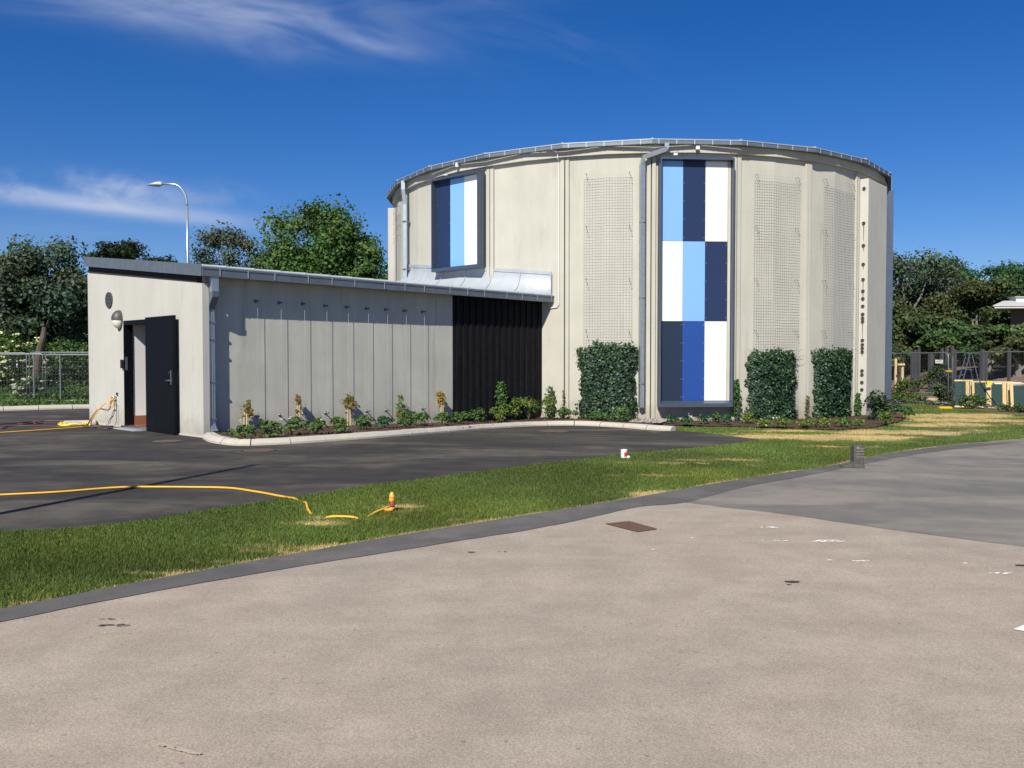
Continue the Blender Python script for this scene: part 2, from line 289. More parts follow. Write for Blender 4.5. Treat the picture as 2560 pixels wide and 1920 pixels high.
# ------------------------------------------------------------------ ground sheets
def sheet(name, pts, dz, m, cell=.6, bump=None, box=None, parent=None, **kw):
    bm = bmesh.new(); vs = [bm.verts.new((p[0], p[1], 0)) for p in pts]; bm.faces.new(vs)
    xs = [p[0] for p in pts]; ys = [p[1] for p in pts]
    def cuts(lo, hi, blo, bhi):
        c = []; t = lo
        while t < hi:
            c.append(t); t += cell if blo-cell < t < bhi+cell else max(cell, min(abs(t-blo), abs(t-bhi))*.4)
        return c
    bx = box or (-24, 30, 0, 48)
    for x in cuts(min(xs), max(xs), bx[0], bx[1]):
        bmesh.ops.bisect_plane(bm, geom=bm.verts[:]+bm.edges[:]+bm.faces[:], plane_co=(x, 0, 0), plane_no=(1, 0, 0))
    for y in cuts(min(ys), max(ys), bx[2], bx[3]):
        bmesh.ops.bisect_plane(bm, geom=bm.verts[:]+bm.edges[:]+bm.faces[:], plane_co=(0, y, 0), plane_no=(0, 1, 0))
    for v in bm.verts: v.co.z = gh(v.co.x, v.co.y)+dz+(bump(v.co.x, v.co.y) if bump else 0)
    me = bpy.data.meshes.new(name); bm.normal_update(); bm.to_mesh(me); bm.free(); me.materials.append(m)
    for p_ in me.polygons: p_.use_smooth = True
    o = bpy.data.objects.new(name, me); col.objects.link(o); o.parent = parent
    if me.polygons and me.polygons[0].normal.z < 0: me.flip_normals()
    return tag(o, **kw)
GP = lambda l: [G(*p).xy for p in l]
def wob(pts, amp=.015, step=.12, sc=2.0):                            # a hand-laid edge is never quite straight
    out = []
    for a, b in zip(pts[:-1], pts[1:]):
        a = Vector(a); b = Vector(b); n = max(1, int((b-a).length/step))
        for i in range(n):
            p = a.lerp(b, i/n); q = mnoise.noise(Vector((p.x*sc, p.y*sc, 3.3)))+.6*mnoise.noise(Vector((p.x*sc*5, p.y*sc*5, 1.3)))
            out.append(Vector((p.x, p.y+q*amp)))
    return out+[Vector(pts[-1])]
def smooth(pts, n=6):
    pts = [Vector(p) for p in pts]; out = []
    for i in range(len(pts)-1):
        p0, p1, p2, p3 = pts[max(i-1, 0)], pts[i], pts[i+1], pts[min(i+2, len(pts)-1)]
        for k in range(n):
            t = k/n; out.append(.5*((2*p1)+(-p0+p2)*t+(2*p0-5*p1+4*p2-p3)*t*t+(-p0+3*p1-3*p2+p3)*t**3))
    return out+[pts[-1]]
LOW = smooth(GP([(-1600, 1790), (-700, 1640), (-300, 1580), (0, 1525), (400, 1448), (760, 1382), (1060, 1330), (1500, 1260), (1700, 1225), (2050, 1170), (2250, 1130), (2560, 1098), (2900, 1078)]), 5)
YED = smooth(GP([(-1600, 1530), (-700, 1408), (-300, 1362), (0, 1333), (300, 1310), (700, 1250), (1000, 1205), (1400, 1155), (1772, 1117), (1870, 1105), (1897, 1099)]), 5)
YUP = smooth(GP([(1897, 1099), (1813, 1089), (1740, 1081), (1678, 1075)]), 4)
STR = smooth(GP([(-1600, 1862), (-700, 1700), (-300, 1622), (0, 1558), (500, 1460), (1060, 1368), (1330, 1325), (1500, 1290), (1600, 1268), (1715, 1257), (1850, 1222), (2050, 1184), (2300, 1136), (2560, 1105)]), 5)
tag(sheet('ground', [(-900, -60), (900, -60), (900, 1500), (-900, 1500)], -.004, mat('dry_ground', (.075, .085, .03), 1, var=.25, scale=.5, fine=.3, fscale=30), cell=1.0), kind='structure')
tag(sheet('road', [Vector(p) for p in wob(LOW, .0)][:]+[Vector((40, 22)), Vector((60, -40)), Vector((-60, -40)), Vector((-60, -8)), ], .004, OLDROAD, cell=.8, box=(-24, 30, -4, 30)), kind='structure')
nr = [p for p in LOW if p.x > 1.75]
tag(sheet('side_road', wob(GP([(1700, 1256), (2000, 1292), (2300, 1336), (2560, 1368), (3300, 1450)]), .05, .15, 1.2)+[Vector((40, 6)), Vector((60, 34))]+nr[::-1], .0065, NEWROAD, cell=.8), kind='structure')
tag(sheet('asphalt_strip', wob([p for p in STR], .022, .1, 3)+[p for p in LOW if p.x < 10.0][::-1], .009, STRIPA, cell=.8), kind='structure')
KL0, KL1 = G(0, 1028).xy, G(222, 1022).xy; KD = (KL1-KL0).normalized()
KB = smooth(GP([(505, 1096), (520, 1105), (550, 1111), (606, 1115), (719, 1111), (838, 1103), (948, 1095), (1047, 1087), (1139, 1080), (1220, 1073), (1330, 1066), (1430, 1064), (1510, 1067), (1600, 1073), (1677, 1078)]), 8)
yard = YED+YUP[1:]+[Vector((3.4, 20.5)), Vector((3, 23)), Vector((0, 26)), Vector((-2, 32))]+[KL1+KD*10, KL0-KD*30, Vector((-50, 4))]
tag(sheet('yard', yard, .004, YARD, cell=.6), kind='structure')
# ---- grass and its blades
BEDR = GP([(1640, 1054), (1660, 1066), (1700, 1067), (1800, 1068), (1900, 1070), (2000, 1073), (2090, 1077), (2180, 1072), (2250, 1056), (2262, 1047), (2248, 1037), (2215, 1030)])
FEN = [G(2130, 1000).xy, G(2378, 1015).xy, G(2560, 1032).xy, G(2900, 1062).xy]
def dry_at(x, y):
    """0 green .. 1 straw, from patches where the turf has died"""
    x = np.asarray(x, float); y = np.asarray(y, float); d = np.zeros_like(x)
    for px, py, rx, ry, a in ((2100, 1118, 1.0, .3, .7), (1950, 1092, .9, .35, 1.0), (2180, 1095, 1.6, .6, .9), (2350, 1062, 1.6, .9, 1.0), (2470, 1052, 1.6, 1.0, .9), (845, 1372, .7, .2, .85), (1000, 1268, .25, .14, 1.0), (1050, 1282, .5, .14, .55), (760, 1310, .45, .13, .9), (815, 1296, .25, .1, .8), (1230, 1330, .3, .12, .7), (930, 1300, .3, .12, .5),
                              (1330, 1318, .25, .1, .8), (1195, 1335, .22, .1, .7), (1660, 1235, .45, .16, 1.1), (1570, 1205, .6, .2, .4), (1680, 1160, .9, .28, .75), (1600, 1190, .6, .2, .6), (1740, 1152, .4, .2, .8), (1830, 1150, .6, .2, .6), (1850, 1165, .5, .2, .4),
                              (2040, 1092, 2.1, .62, 1.25), (2000, 1078, 1.2, .4, .9), (2260, 1082, 2.2, .9, .95), (2330, 1050, 1.6, 1.0, 1.0), (2420, 1040, 2.0, 1.2, 1.15), (2140, 1100, 1.4, .5, .75), (2520, 1060, 1.5, .8, .5), (2400, 1078, 1.2, .6, .5), (2240, 1025, 1.0, .8, .3),
                              (1850, 1085, .9, .25, .7), (1730, 1078, .3, .15, .3), (60, 1510, .3, .06, .5), (430, 1436, .5, .05, .6), (560, 1408, .4, .05, .5), (700, 1382, .4, .08, .6), (1180, 1302, .3, .1, .4)):
        c = G(px, py); d = np.maximum(d, a*np.exp(-(((x-c.x)/rx)**2+((y-c.y)/ry)**2)*.9))
    n = .42*vnoise(x, y*.75, 1.9, 3)+.33*vnoise(x, y*.9, 4.5, 14)+.25*vnoise(x, y, 12.0, 4)
    lowx = np.array([p.x for p in LOW]); lowy = np.array([p.y for p in LOW]); edge = np.exp(-np.maximum(0, y-np.interp(x, lowx, lowy))/.07)*.75
    return np.clip((d+edge+(n-.5)*1.5-.26)*2.0*(d+edge > .06), 0, 1)*np.clip((d+edge)*1.6, 0, 1)
GB_, GD_ = np.array([.112, .166, .034]), np.array([.58, .43, .20])
def inpoly(x, y, poly):
    r = np.zeros(len(x), bool); n = len(poly)
    for i in range(n):
        x1, y1 = poly[i]; x2, y2 = poly[(i+1) % n]
        if y1 == y2: continue
        c = ((y1 > y) != (y2 > y)) & (x < (x2-x1)*(y-y1)/(y2-y1)+x1); r ^= c
    return r
grass_poly = [p for p in LOW]+[FEN[3], FEN[2], FEN[1], FEN[0]]+BEDR[::-1][1:-1]+[YUP[-1]+Vector((.05, .03))]+YUP[::-1][1:]+YED[::-1]
GPN = np.array([(p.x, p.y) for p in grass_poly])
def ghv(x, y):
    s = (x-A0[0])*U[0]+(y-A0[1])*U[1]; t = np.clip((s-1.5)/8, 0, 1); return -.2*t*t*(3-2*t)
def blades():
    X = []; Y = []
    for (x0, x1, y0, y1, dens) in ((-9, 1, 3.2, 8, 9500), (-9, 1, 8, 10.4, 6500), (1, 5, 8.5, 13, 5000), (-4, 1, 10.4, 14, 4200), (1, 9, 13, 19, 1500), (5, 9, 9, 13, 2600), (9, 19, 14, 34, 750), (1, 9, 19, 24, 1300)):
        n = int((x1-x0)*(y1-y0)*dens); X.append(rng.uniform(x0, x1, n)); Y.append(rng.uniform(y0, y1, n))
    X = np.concatenate(X); Y = np.concatenate(Y); k = inpoly(X, Y, GPN) & (np.abs(X) < Y*.68+3.2); X = X[k]; Y = Y[k]
    d = dry_at(X, Y); n = len(X)
    dist = Y; h = rng.uniform(.014, .036, n)*(1-.35*d)*(.75+.6*vnoise(X, Y, 2.2, 9)); w = .0018+.00040*dist
    a = rng.uniform(0, 2*math.pi, n); lean = rng.uniform(.1, .9, n)*h; la = rng.uniform(0, 2*math.pi, n); fl = rng.random(n) < .25*d+.05; lean[fl] *= 1.8; h[fl] *= .5
    z = ghv(X, Y); P = np.stack([X, Y, z], 1); sd = np.stack([np.cos(a)*w, np.sin(a)*w, np.zeros(n)], 1); tip = P+np.stack([np.cos(la)*lean, np.sin(la)*lean, h], 1)
    V = np.stack([P-sd, P+sd, tip], 1).reshape(-1, 3); Fc = np.arange(n)[:, None]*3+np.array([[0, 1, 2]])
    t = np.clip(d+rng.normal(0, .16, n)*(.4+d), 0, 1)[:, None]; g = GB_*(1+.38*(vnoise(X, Y, 1.1, 5)-.5)[:, None]*2)+np.array([.035, .018, -.002])*np.clip(vnoise(X, Y, .8, 6)-.4, 0, 1)[:, None]*2
    c = (g*(1-t)+GD_*t)*(1+rng.normal(0, .22, (n, 1))); c = np.clip(c, .004, 1)
    print('blades', n)
    fast_mesh('grass_blades', V, Fc, 3, GRASS, None, cols=np.repeat(c, 3, 0), label='green lawn with straw-coloured dry patches between the two roads', kind='stuff')
def turf():
    o = sheet('lawn', grass_poly, .003, None or bpy.data.materials.new('turf'), cell=.16, box=(-6, 16, 4, 30)); o['kind'] = 'structure'; me = o.data; n = len(me.vertices); co = np.empty(n*3, np.float32); me.vertices.foreach_get('co', co); co = co.reshape(-1, 3)
    d = dry_at(co[:, 0], co[:, 1])[:, None]; c = np.array([.06, .095, .020])*(1-d)+np.array([.50, .37, .18])*d; ca = me.color_attributes.new('Col', 'FLOAT_COLOR', 'POINT'); c4 = np.ones((n, 4), np.float32); c4[:, :3] = c; ca.data.foreach_set('color', c4.ravel())
    m = me.materials[0]; m.use_nodes = True; nt = m.node_tree; at = nt.nodes.new('ShaderNodeAttribute'); at.attribute_name = 'Col'; p = nt.nodes['Principled BSDF']; p.inputs['Roughness'].default_value = 1
    nz = nt.nodes.new('ShaderNodeTexNoise'); nz.inputs['Scale'].default_value = 40; nz.inputs['Detail'].default_value = 4; mr = nt.nodes.new('ShaderNodeMapRange'); mr.inputs[3].default_value = .3; mr.inputs[4].default_value = 1.6
    v = nt.nodes.new('ShaderNodeVectorMath'); v.operation = 'SCALE'; nt.links.new(nz.outputs[0], mr.inputs[0]); nt.links.new(mr.outputs[0], v.inputs['Scale']); nt.links.new(at.outputs[0], v.inputs[0]); nt.links.new(v.outputs[0], p.inputs['Base Color'])
turf(); blades()
# ---- soil beds
def soilbump(x, y): return .022*mnoise.noise(Vector((x*2.2, y*2.2, 0)))+.02*mnoise.noise(Vector((x*7, y*7, 5)))+.012*mnoise.noise(Vector((x*19, y*19, 9)))
inner = [dw(az, RW-.35).xy for az in (268, 262, 256, 250, 246)]
KBI = [p for p in KB if p.x < 3.5]
bed1 = [p+Vector((.0, .10)) for p in KBI]+inner+[al(10.5, .5).xy, al(.6, .3).xy, al(.05, .3).xy, al(.05, .02).xy]
tag(sheet('planting_bed', bed1, .075, SOIL, cell=.11, bump=soilbump, box=(-7, 5, 14, 28)), kind='structure')
tag(sheet('soil_border', BEDR+[dw(az, RW-.3).xy for az in (334, 324, 314, 304, 296, 288, 280, 272, 267)], .035, SOIL, cell=.13, bump=soilbump, box=(2, 16, 18, 30)), kind='structure')
# drainage gravel under the downpipe
gb = GP([(1570, 1063), (1650, 1066), (1668, 1060), (1645, 1049), (1610, 1046)]); tag(sheet('gravel_patch', gb, .085, GRAV, cell=.1, bump=lambda x, y: .01*mnoise.noise(Vector((x*9, y*9, 0)))), kind='structure')
g = MB(); gx = np.array([(p.x, p.y) for p in gb])
k = 0
while k < 420:
    x = rng.uniform(gx[:, 0].min(), gx[:, 0].max()); y = rng.uniform(gx[:, 1].min(), gx[:, 1].max())
    if not inpoly(np.array([x]), np.array([y]), gx)[0]: continue
    r = rng.uniform(.015, .032); M = Matrix.Translation((x, y, gh(x, y)+.095)) @ Euler(rng.uniform(0, 3, 3)).to_matrix().to_4x4() @ Matrix.Diagonal((r, r*.8, r*.55, 1))
    g.add([M @ Vector(v) for v in ((1, 0, 0), (-1, 0, 0), (0, 1, 0), (0, -1, 0), (0, 0, 1), (0, 0, -1))], [(0, 2, 4), (2, 1, 4), (1, 3, 4), (3, 0, 4), (2, 0, 5), (1, 2, 5), (3, 1, 5), (0, 3, 5)]); k += 1
g.obj('pebbles', STONE, label='grey pebbles of the drainage gravel under the tall downpipe', kind='stuff')
# soil crumbs, thrown-up lumps of the dark bed
def crumbs(name, poly, n, dz, label):
    P = np.array([(p.x, p.y) for p in poly]); X = rng.uniform(P[:, 0].min(), P[:, 0].max(), n*4); Y = rng.uniform(P[:, 1].min(), P[:, 1].max(), n*4); k = inpoly(X, Y, P); X = X[k][:n]; Y = Y[k][:n]
    g = MB()
    for x, y in zip(X, Y):
        r = rng.uniform(.012, .035); M = Matrix.Translation((x, y, gh(x, y)+dz+soilbump(x, y)+r*.2)) @ Euler(rng.uniform(0, 3, 3)).to_matrix().to_4x4() @ Matrix.Diagonal((r, r*.8, r*.7, 1))
        g.add([M @ Vector(v) for v in ((1, 0, 0), (-1, 0, 0), (0, 1, 0), (0, -1, 0), (0, 0, 1), (0, 0, -1))], [(0, 2, 4), (2, 1, 4), (1, 3, 4), (3, 0, 4), (2, 0, 5), (1, 2, 5), (3, 1, 5), (0, 3, 5)])
    g.obj(name, SOIL, label=label, kind='stuff')
crumbs('soil_lumps', bed1, 2600, .075, 'crumbly brown soil lumps in the bed before the low building')
crumbs('border_soil_lumps', BEDR+[dw(az, RW-.3).xy for az in (334, 318, 300, 284, 267)], 2200, .035, 'crumbly brown soil lumps at the foot of the round tower')
# ---- kerbs: every stone its own piece
def kerb(path, name, w=.24, h=.115, L=.72, side=1, label=None):
    root = empty(name, kind='structure'); d = [0]
    for a, b in zip(path[:-1], path[1:]): d.append(d[-1]+(b-a).length)
    def at(s):
        s = min(max(s, 0), d[-1]-1e-6); i = max(j for j in range(len(d)) if d[j] <= s); i = min(i, len(path)-2); return path[i].lerp(path[i+1], (s-d[i])/(d[i+1]-d[i]))
    n = int(round(d[-1]/L))
    for k in range(n):
        s0, s1 = k*d[-1]/n+.010, (k+1)*d[-1]/n-.010; q = MB(); K = 4; hz = h+rng.uniform(-.004, .004); V = []
        for j in range(K+1):
            p = at(s0+(s1-s0)*j/K); e = at(s0+(s1-s0)*j/K+.02)-at(s0+(s1-s0)*j/K-.02); e.normalize(); nn = Vector((-e.y, e.x))*side; z = gh(p.x, p.y)
            for o_, zz in ((0, -.05), (.004, hz*.35), (.06, hz*.82), (.10, hz), (w-.012, hz), (w, hz-.012), (w, -.05)): V.append((p.x+nn.x*o_, p.y+nn.y*o_, z+zz))
        m = 7; Fs = [(j*m+i, (j+1)*m+i, (j+1)*m+i+1, j*m+i+1) if side < 0 else (j*m+i+1, (j+1)*m+i+1, (j+1)*m+i, j*m+i) for j in range(K) for i in range(m-1)]+[tuple(range(m)), tuple(range(K*m, K*m+m))[::-1]]
        q.add(V, Fs).obj('kerb_stone', KERB, root)
    return root
kerb(KB, 'kerb', side=1)
kerb([KL0-KD*16, KL0, KL1, KL1+KD*9], 'far_kerb', side=1, h=.14, L=.95)
# ------------------------------------------------------------------ the round building
T = empty('round_building', (CX, CY, 0), label='tall round tower of pale concrete panels with blue and white panel bays', category='building') if False else empty('round_building', (CX, CY, 0), label='tall round building of pale concrete with blue and white panel bays')
T['category'] = 'building'
Z0 = -.3; ZC0, ZC1 = 7.315, 7.53; ZG0, ZG1 = 7.515, 7.625
hh = STEP/2
for k in range(NS):
    a0 = AZ0+k*STEP; a1 = a0+STEP; am = a0+hh; g = .085                # joint gap, degrees
    q = MB(); pts = [dp(a0+g, RW), dp(am, RW), dp(a1-g, RW), dp(a1-g, RW-.2), dp(am, RW-.2), dp(a0+g, RW-.2)]
    q.prism([p+Vector((0, 0, Z0)) for p in pts], (0, 0, ZC0-.006-Z0)).obj('wall_panel', CON, T)
    for s, a in ((1, a0), (-1, a1)):                                 # the thickened panel edges read as paired ribs
        b0 = a+s*.10; b1 = a+s*.80; q = MB(); r = wr(b0, .075); r1 = wr(b1, .075)
        q.prism([dp(b0, r, Z0), dp(b1, r1, Z0), dp(b1, r1-.072, Z0), dp(b0, r-.072, Z0)][::s], (0, 0, ZC0-.085-Z0)).obj('rib', CON, T, bevel=.012)
    q = MB(); q.prism([dp(a0, RW+.12, ZC0), dp(am, RW+.12, ZC0), dp(a1, RW+.12, ZC0), dp(a1, RW-.15, ZC0), dp(am, RW-.15, ZC0), dp(a0, RW-.15, ZC0)], (0, 0, ZC1-ZC0)).obj('cornice', CON, T)
    q = MB(); q.prism([dp(a0, RG-.13, ZG0+.03), dp(a1, RG-.13, ZG0+.03), dp(a1, RW-.1, ZG0+.03), dp(a0, RW-.1, ZG0+.03)], (0, 0, .03)).obj('soffit_board', SOFF, T)
    q = MB(); e = .12
    q.prism([dp(a0, RG, ZG0), dp(a1, RG, ZG0), dp(a1, RG-.015, ZG0), dp(a0, RG-.015, ZG0)], (0, 0, ZG1-ZG0))
    q.prism([dp(a0, RG-.015, ZG0), dp(a1, RG-.015, ZG0), dp(a1, RG-e, ZG0), dp(a0, RG-e, ZG0)], (0, 0, .012))
    q.prism([dp(a0, RG+.008, ZG1-.012), dp(a1, RG+.008, ZG1-.012), dp(a1, RG, ZG1-.012), dp(a0, RG, ZG1-.012)], (0, 0, .014))
    gt = q.obj('gutter', ZINC, T)
    if 185 < am % 360 < 345:
        q = MB(); p0, p1 = dp(a0, RG), dp(a1, RG); t = (p1-p0).normalized(); nn = Vector((t.y, -t.x, 0))
        for j in range(5):
            c = p0.lerp(p1, (j+.35)/5); q.prism([c-t*.012+nn*.004+Vector((0, 0, ZG0-.01)), c+t*.012+nn*.004+Vector((0, 0, ZG0-.01)), c+t*.012+nn*.010+Vector((0, 0, ZG0-.01)), c-t*.012+nn*.010+Vector((0, 0, ZG0-.01))], (0, 0, ZG1-ZG0+.02))
        q.obj('gutter_strap', ZINCL, gt, kind='stuff')
    q = MB(); rr = 1.2; zt = ZG1+.008
    q.prism([dp(a0, RG-.02, zt), dp(a1, RG-.02, zt), dp(a1, rr, zt+.95), dp(a0, rr, zt+.95)], (0, 0, .022)).obj('roof_sheet', ZINCL, T)
    q = MB(); p0 = dp(a0, RG-.02, zt+.02); p1 = dp(a0, rr, zt+.97); t = Vector((-p0.y, p0.x, 0)).normalized()*.015
    q.prism([p0-t, p0+t, p1+t, p1-t], (0, 0, .03)).obj('standing_seam', ZINCL, T)
q = MB(); q.prism([dp(AZ0+k*STEP, 1.25, ZG1+.97) for k in range(NS)], (0, 0, .05)).obj('roof_cap', ZINCL, T)
# ---- panel bays
def bay(az, z0, z1, rows, half=1.03, name='panel_bay', front=.31, back=.11, label=None, sill=.17):
    r = RW*math.cos(R_(hh/1)); r = RW                                  # tangential box at az
    M = Matrix.Rotation(R_(az+90), 4, 'Z'); base = dp(az, 1)           # local x = along wall, local -y = outward
    Q = Matrix.Translation(dp(az, RW)) @ M
    f = MB(); o = -front; t = .035
    f.box(-half, -half+t, o, -.005+.0, z0, z1, 0, Q).box(half-t, half, o, -.005, z0, z1, 0, Q).box(-half+t, half-t, o, -.02, z1-.055, z1, 0, Q).box(-half+t, half-t, o, -.02, z0, z0+.10, 0, Q)
    # sloping sill
    f.prism([Q @ Vector((-half+t, o+.004, z0+.10)), Q @ Vector((-half+t, -back-.02, z0+sill)), Q @ Vector((-half+t, -back-.02, z0+.10))], (Q.to_3x3() @ Vector((2*(half-t), 0, 0))))
    fr = f.obj('panel_bay', FRAME, T, label=label)
    f = MB(); f.box(-half+t+.001, half-t-.001, -back+.025, -back+.045, z0+.1, z1-.06, 0, Q).obj('backing_sheet', FRAME, fr)
    n = 3; w0 = -half+t+.012; w1 = half-t-.10; cw = (w1-w0)/n; nr = len(rows); H0 = z0+sill; H1 = z1-.06; rh = (H1-H0)/nr
    for i, row in enumerate(rows):
        for j, mt in enumerate(row):
            xa = w0+j*cw; za = H1-(i+1)*rh; q = MB(); q.box(xa+.003, xa+cw-.003, -back-.012, -back, za+.004, za+rh-.004, 0, Q); q.obj('panel', mt, fr)
    q = MB()
    for i in range(nr):
        for j in range(n+1):
            for zz in np.linspace(.10, rh-.10, 5):
                for s in (-1, 1):
                    xa = w0+j*cw+s*.035
                    if w0 < xa < w1:
                        q.box(xa-.007, xa+.007, -back-.018, -back-.012, H0+i*rh+zz-.007, H0+i*rh+zz+.007, 0, Q)
    q.obj('screw_heads', ZINCL, fr, kind='stuff')
    q = MB(); q.box(half-t-.09, half-t-.012, -back+.001-.01, -back+.02, H0, H1, 0, Q).obj('edge_strip', CON3 if nr > 1 else FRAME, fr)
    return fr
bz0, bz1 = W(1740, 1018, RW+.36)[1], W(1740, 392, RW+.36)[1]
bay(AZ0+STEP*1.5, bz0, bz1, [(P_SKY, P_NAVY, P_WHITE), (P_WHITE, P_SKY, P_NAVY), (P_SLATE, P_BLUE, P_WHITE)], half=1.04, label='tall bay of nine blue, navy and white panels')
lz0, lz1 = W(1135, 674, RW+.36)[1], W(1135, 436, RW+.36)[1]
bay(AZ0-STEP*1.5, lz0, lz1, [(P_NAVY, P_SKY, P_WHITE)], half=1.04, sill=.13, label='short bay of navy, sky blue and white panels above the low roof')
bay(AZ0+STEP*5.55, bz0, bz1, [(P_SKY, P_NAVY, P_WHITE), (P_WHITE, P_SKY, P_NAVY), (P_SLATE, P_BLUE, P_WHITE)], half=1.04, label='bay seen edge-on at the right flank')
# ---- projecting slabs on both flanks
def slab(a0, a1, z1, r=.30, nm='flank_slab', lb=None):
    am = (a0+a1)/2; hw = RW*math.sin(R_((a1-a0)/2)); Q = Matrix.Translation(dp(am, RW)) @ Matrix.Rotation(R_(am+90), 4, 'Z')
    return MB().box(-hw, hw, -r, -.01, Z0, z1, 0, Q).obj(nm, CON2, T, bevel=.02, label=lb)
sR = slab(313.6, 325.0, 7.10, .27)
slab(184, 191.5, 7.05, .28)
q = MB()                                                            # pipe sleeves with rust in the slab's end face
am = 319.3; hw = RW*math.sin(R_(5.7)); Q = Matrix.Translation(dp(am, RW)) @ Matrix.Rotation(R_(am+90), 4, 'Z')
for py in (471, 558, 614, 661, 699, 728, 747, 766, 786, 796, 804, 851, 862, 871, 880, 927, 937, 956, 974):
    z = W(2161, py, RW+.2)[1]; C = Q @ Vector((-hw, -.14, z)); ax = (Q.to_3x3() @ Vector((-1, 0, 0))).normalized()
    s = MB(); MM = Matrix.Translation(C) @ ax.to_track_quat('Z', 'Y').to_matrix().to_4x4()
    s.lathe([(.052, 0), (.052, .025), (.030, .025), (.030, .006)], 12, M=MM).obj('pipe_sleeve', RUST2, sR)
for py, l in ((471, .05), (558, .5), (614, .14), (661, .12), (699, .35), (728, .3), (804, .55), (880, .1)):
    z = W(2161, py, RW+.2)[1]; C = Q @ Vector((-hw-.002, -.14, z-.04)); 
    v = Q.to_3x3() @ Vector((0, 1, 0)); a = [C-v*.012, C+v*.014, C+v*.006+Vector((0, 0, -l)), C-v*.003+Vector((0, 0, -l))]
    q.prism(a, (Q.to_3x3() @ Vector((-.0015, 0, 0))))
q.obj('rust_run', RUST, sR, kind='stuff')
# ---- downpipes
def sqpipe(path, w, nm, parent, m=PIPE): return MB().tube(path, w*.7071, 4, 0).obj(nm, m, parent)
aP = W(1604, 800, RW+.15)[0]; gp = W(1668, 362, RG)[0]
P1 = sqpipe([dp(gp, RG-.10, ZG0+.02), dp(gp, RG-.10, ZG0-.10), dp(gp-.25, RG-.12, ZG0-.14), dp(aP+.25, RW+.20, W(1612, 398, RW+.15)[1]+.05), dp(aP, RW+.16, W(1612, 410, RW+.15)[1]-.04), dp(aP, RW+.16, .22)], .125, 'downpipe', T)
for z in (.9, 3.3, 5.4): MB().box(-.075, .075, -.24, -.02, z-.02, z+.02, 0, Matrix.Translation(dp(aP, RW)) @ Matrix.Rotation(R_(aP+90), 4, 'Z')).obj('pipe_clip', ZINC, P1)
aL = W(1014, 600, RW+.15)[0]
P2 = sqpipe([dp(aL+.4, RG-.08, ZG0+.02), dp(aL+.4, RG-.08, ZG0-.25), dp(aL, RW+.17, ZG0-.75), dp(aL, RW+.17, 3.8)], .125, 'downpipe', T)
for z in (6.2, 4.6): MB().box(-.08, .08, -.25, -.02, z-.02, z+.02, 0, Matrix.Translation(dp(aL, RW)) @ Matrix.Rotation(R_(aL+90), 4, 'Z')).obj('pipe_clip', ZINC, P2)
# thin pale conduit from the eaves to the low roof, cameras and boxes under the eaves
aC = W(1397, 500, RW+.03)[0]; c0 = W(1397, 376, RW)[1]; c1 = W(1397, 768, RW)[1]
MB().tube([dp(aC-3.5, RW+.14, ZC1-.03), dp(aC-1.2, RW+.15, ZC1), dp(aC, RW+.15, ZC1-.06), dp(aC, RW+.15, ZC0-.03), dp(aC, wr(aC, .03), ZC0-.12), dp(aC, wr(aC, .03), c1+.08), dp(aC-.35, wr(aC, .03), c1), dp(aC-1.7, wr(aC-1.7, .03), c1-.02)], .014, 6).obj('conduit', WHITEP, T)
def ebox(px, py, w, h, m=WHITEP, nm='junction_box', r=RW+.16):
    a, z = W(px, py, r); Q = Matrix.Translation(dp(a, r)) @ Matrix.Rotation(R_(a+90), 4, 'Z'); return MB().box(-w/2, w/2, -.09, 0, z-h/2, z+h/2, 0, Q).obj(nm, m, T, bevel=.01)
ebox(1146, 413, .09, .13); b_ = ebox(1743, 371, .10, .10); ebox(1117, 438, .07, .05); ebox(1688, 387, .11, .06)
a, z = W(1743, 380, RW+.14); MB().tube([dp(a, RW+.14, z+.05), dp(a, RW+.13, z-.2)], .008, 5).obj('cable', BLACK2, b_)
for px in (1707, 1718): 
    a, z = W(px, 388, RW+.15); MB().tube([dp(a-.2, RW+.15, z-.03), dp(a, RW+.15, z+.04), dp(a+.2, RW+.15, z-.03)], .008, 5).obj('cable', BLACK2, T)
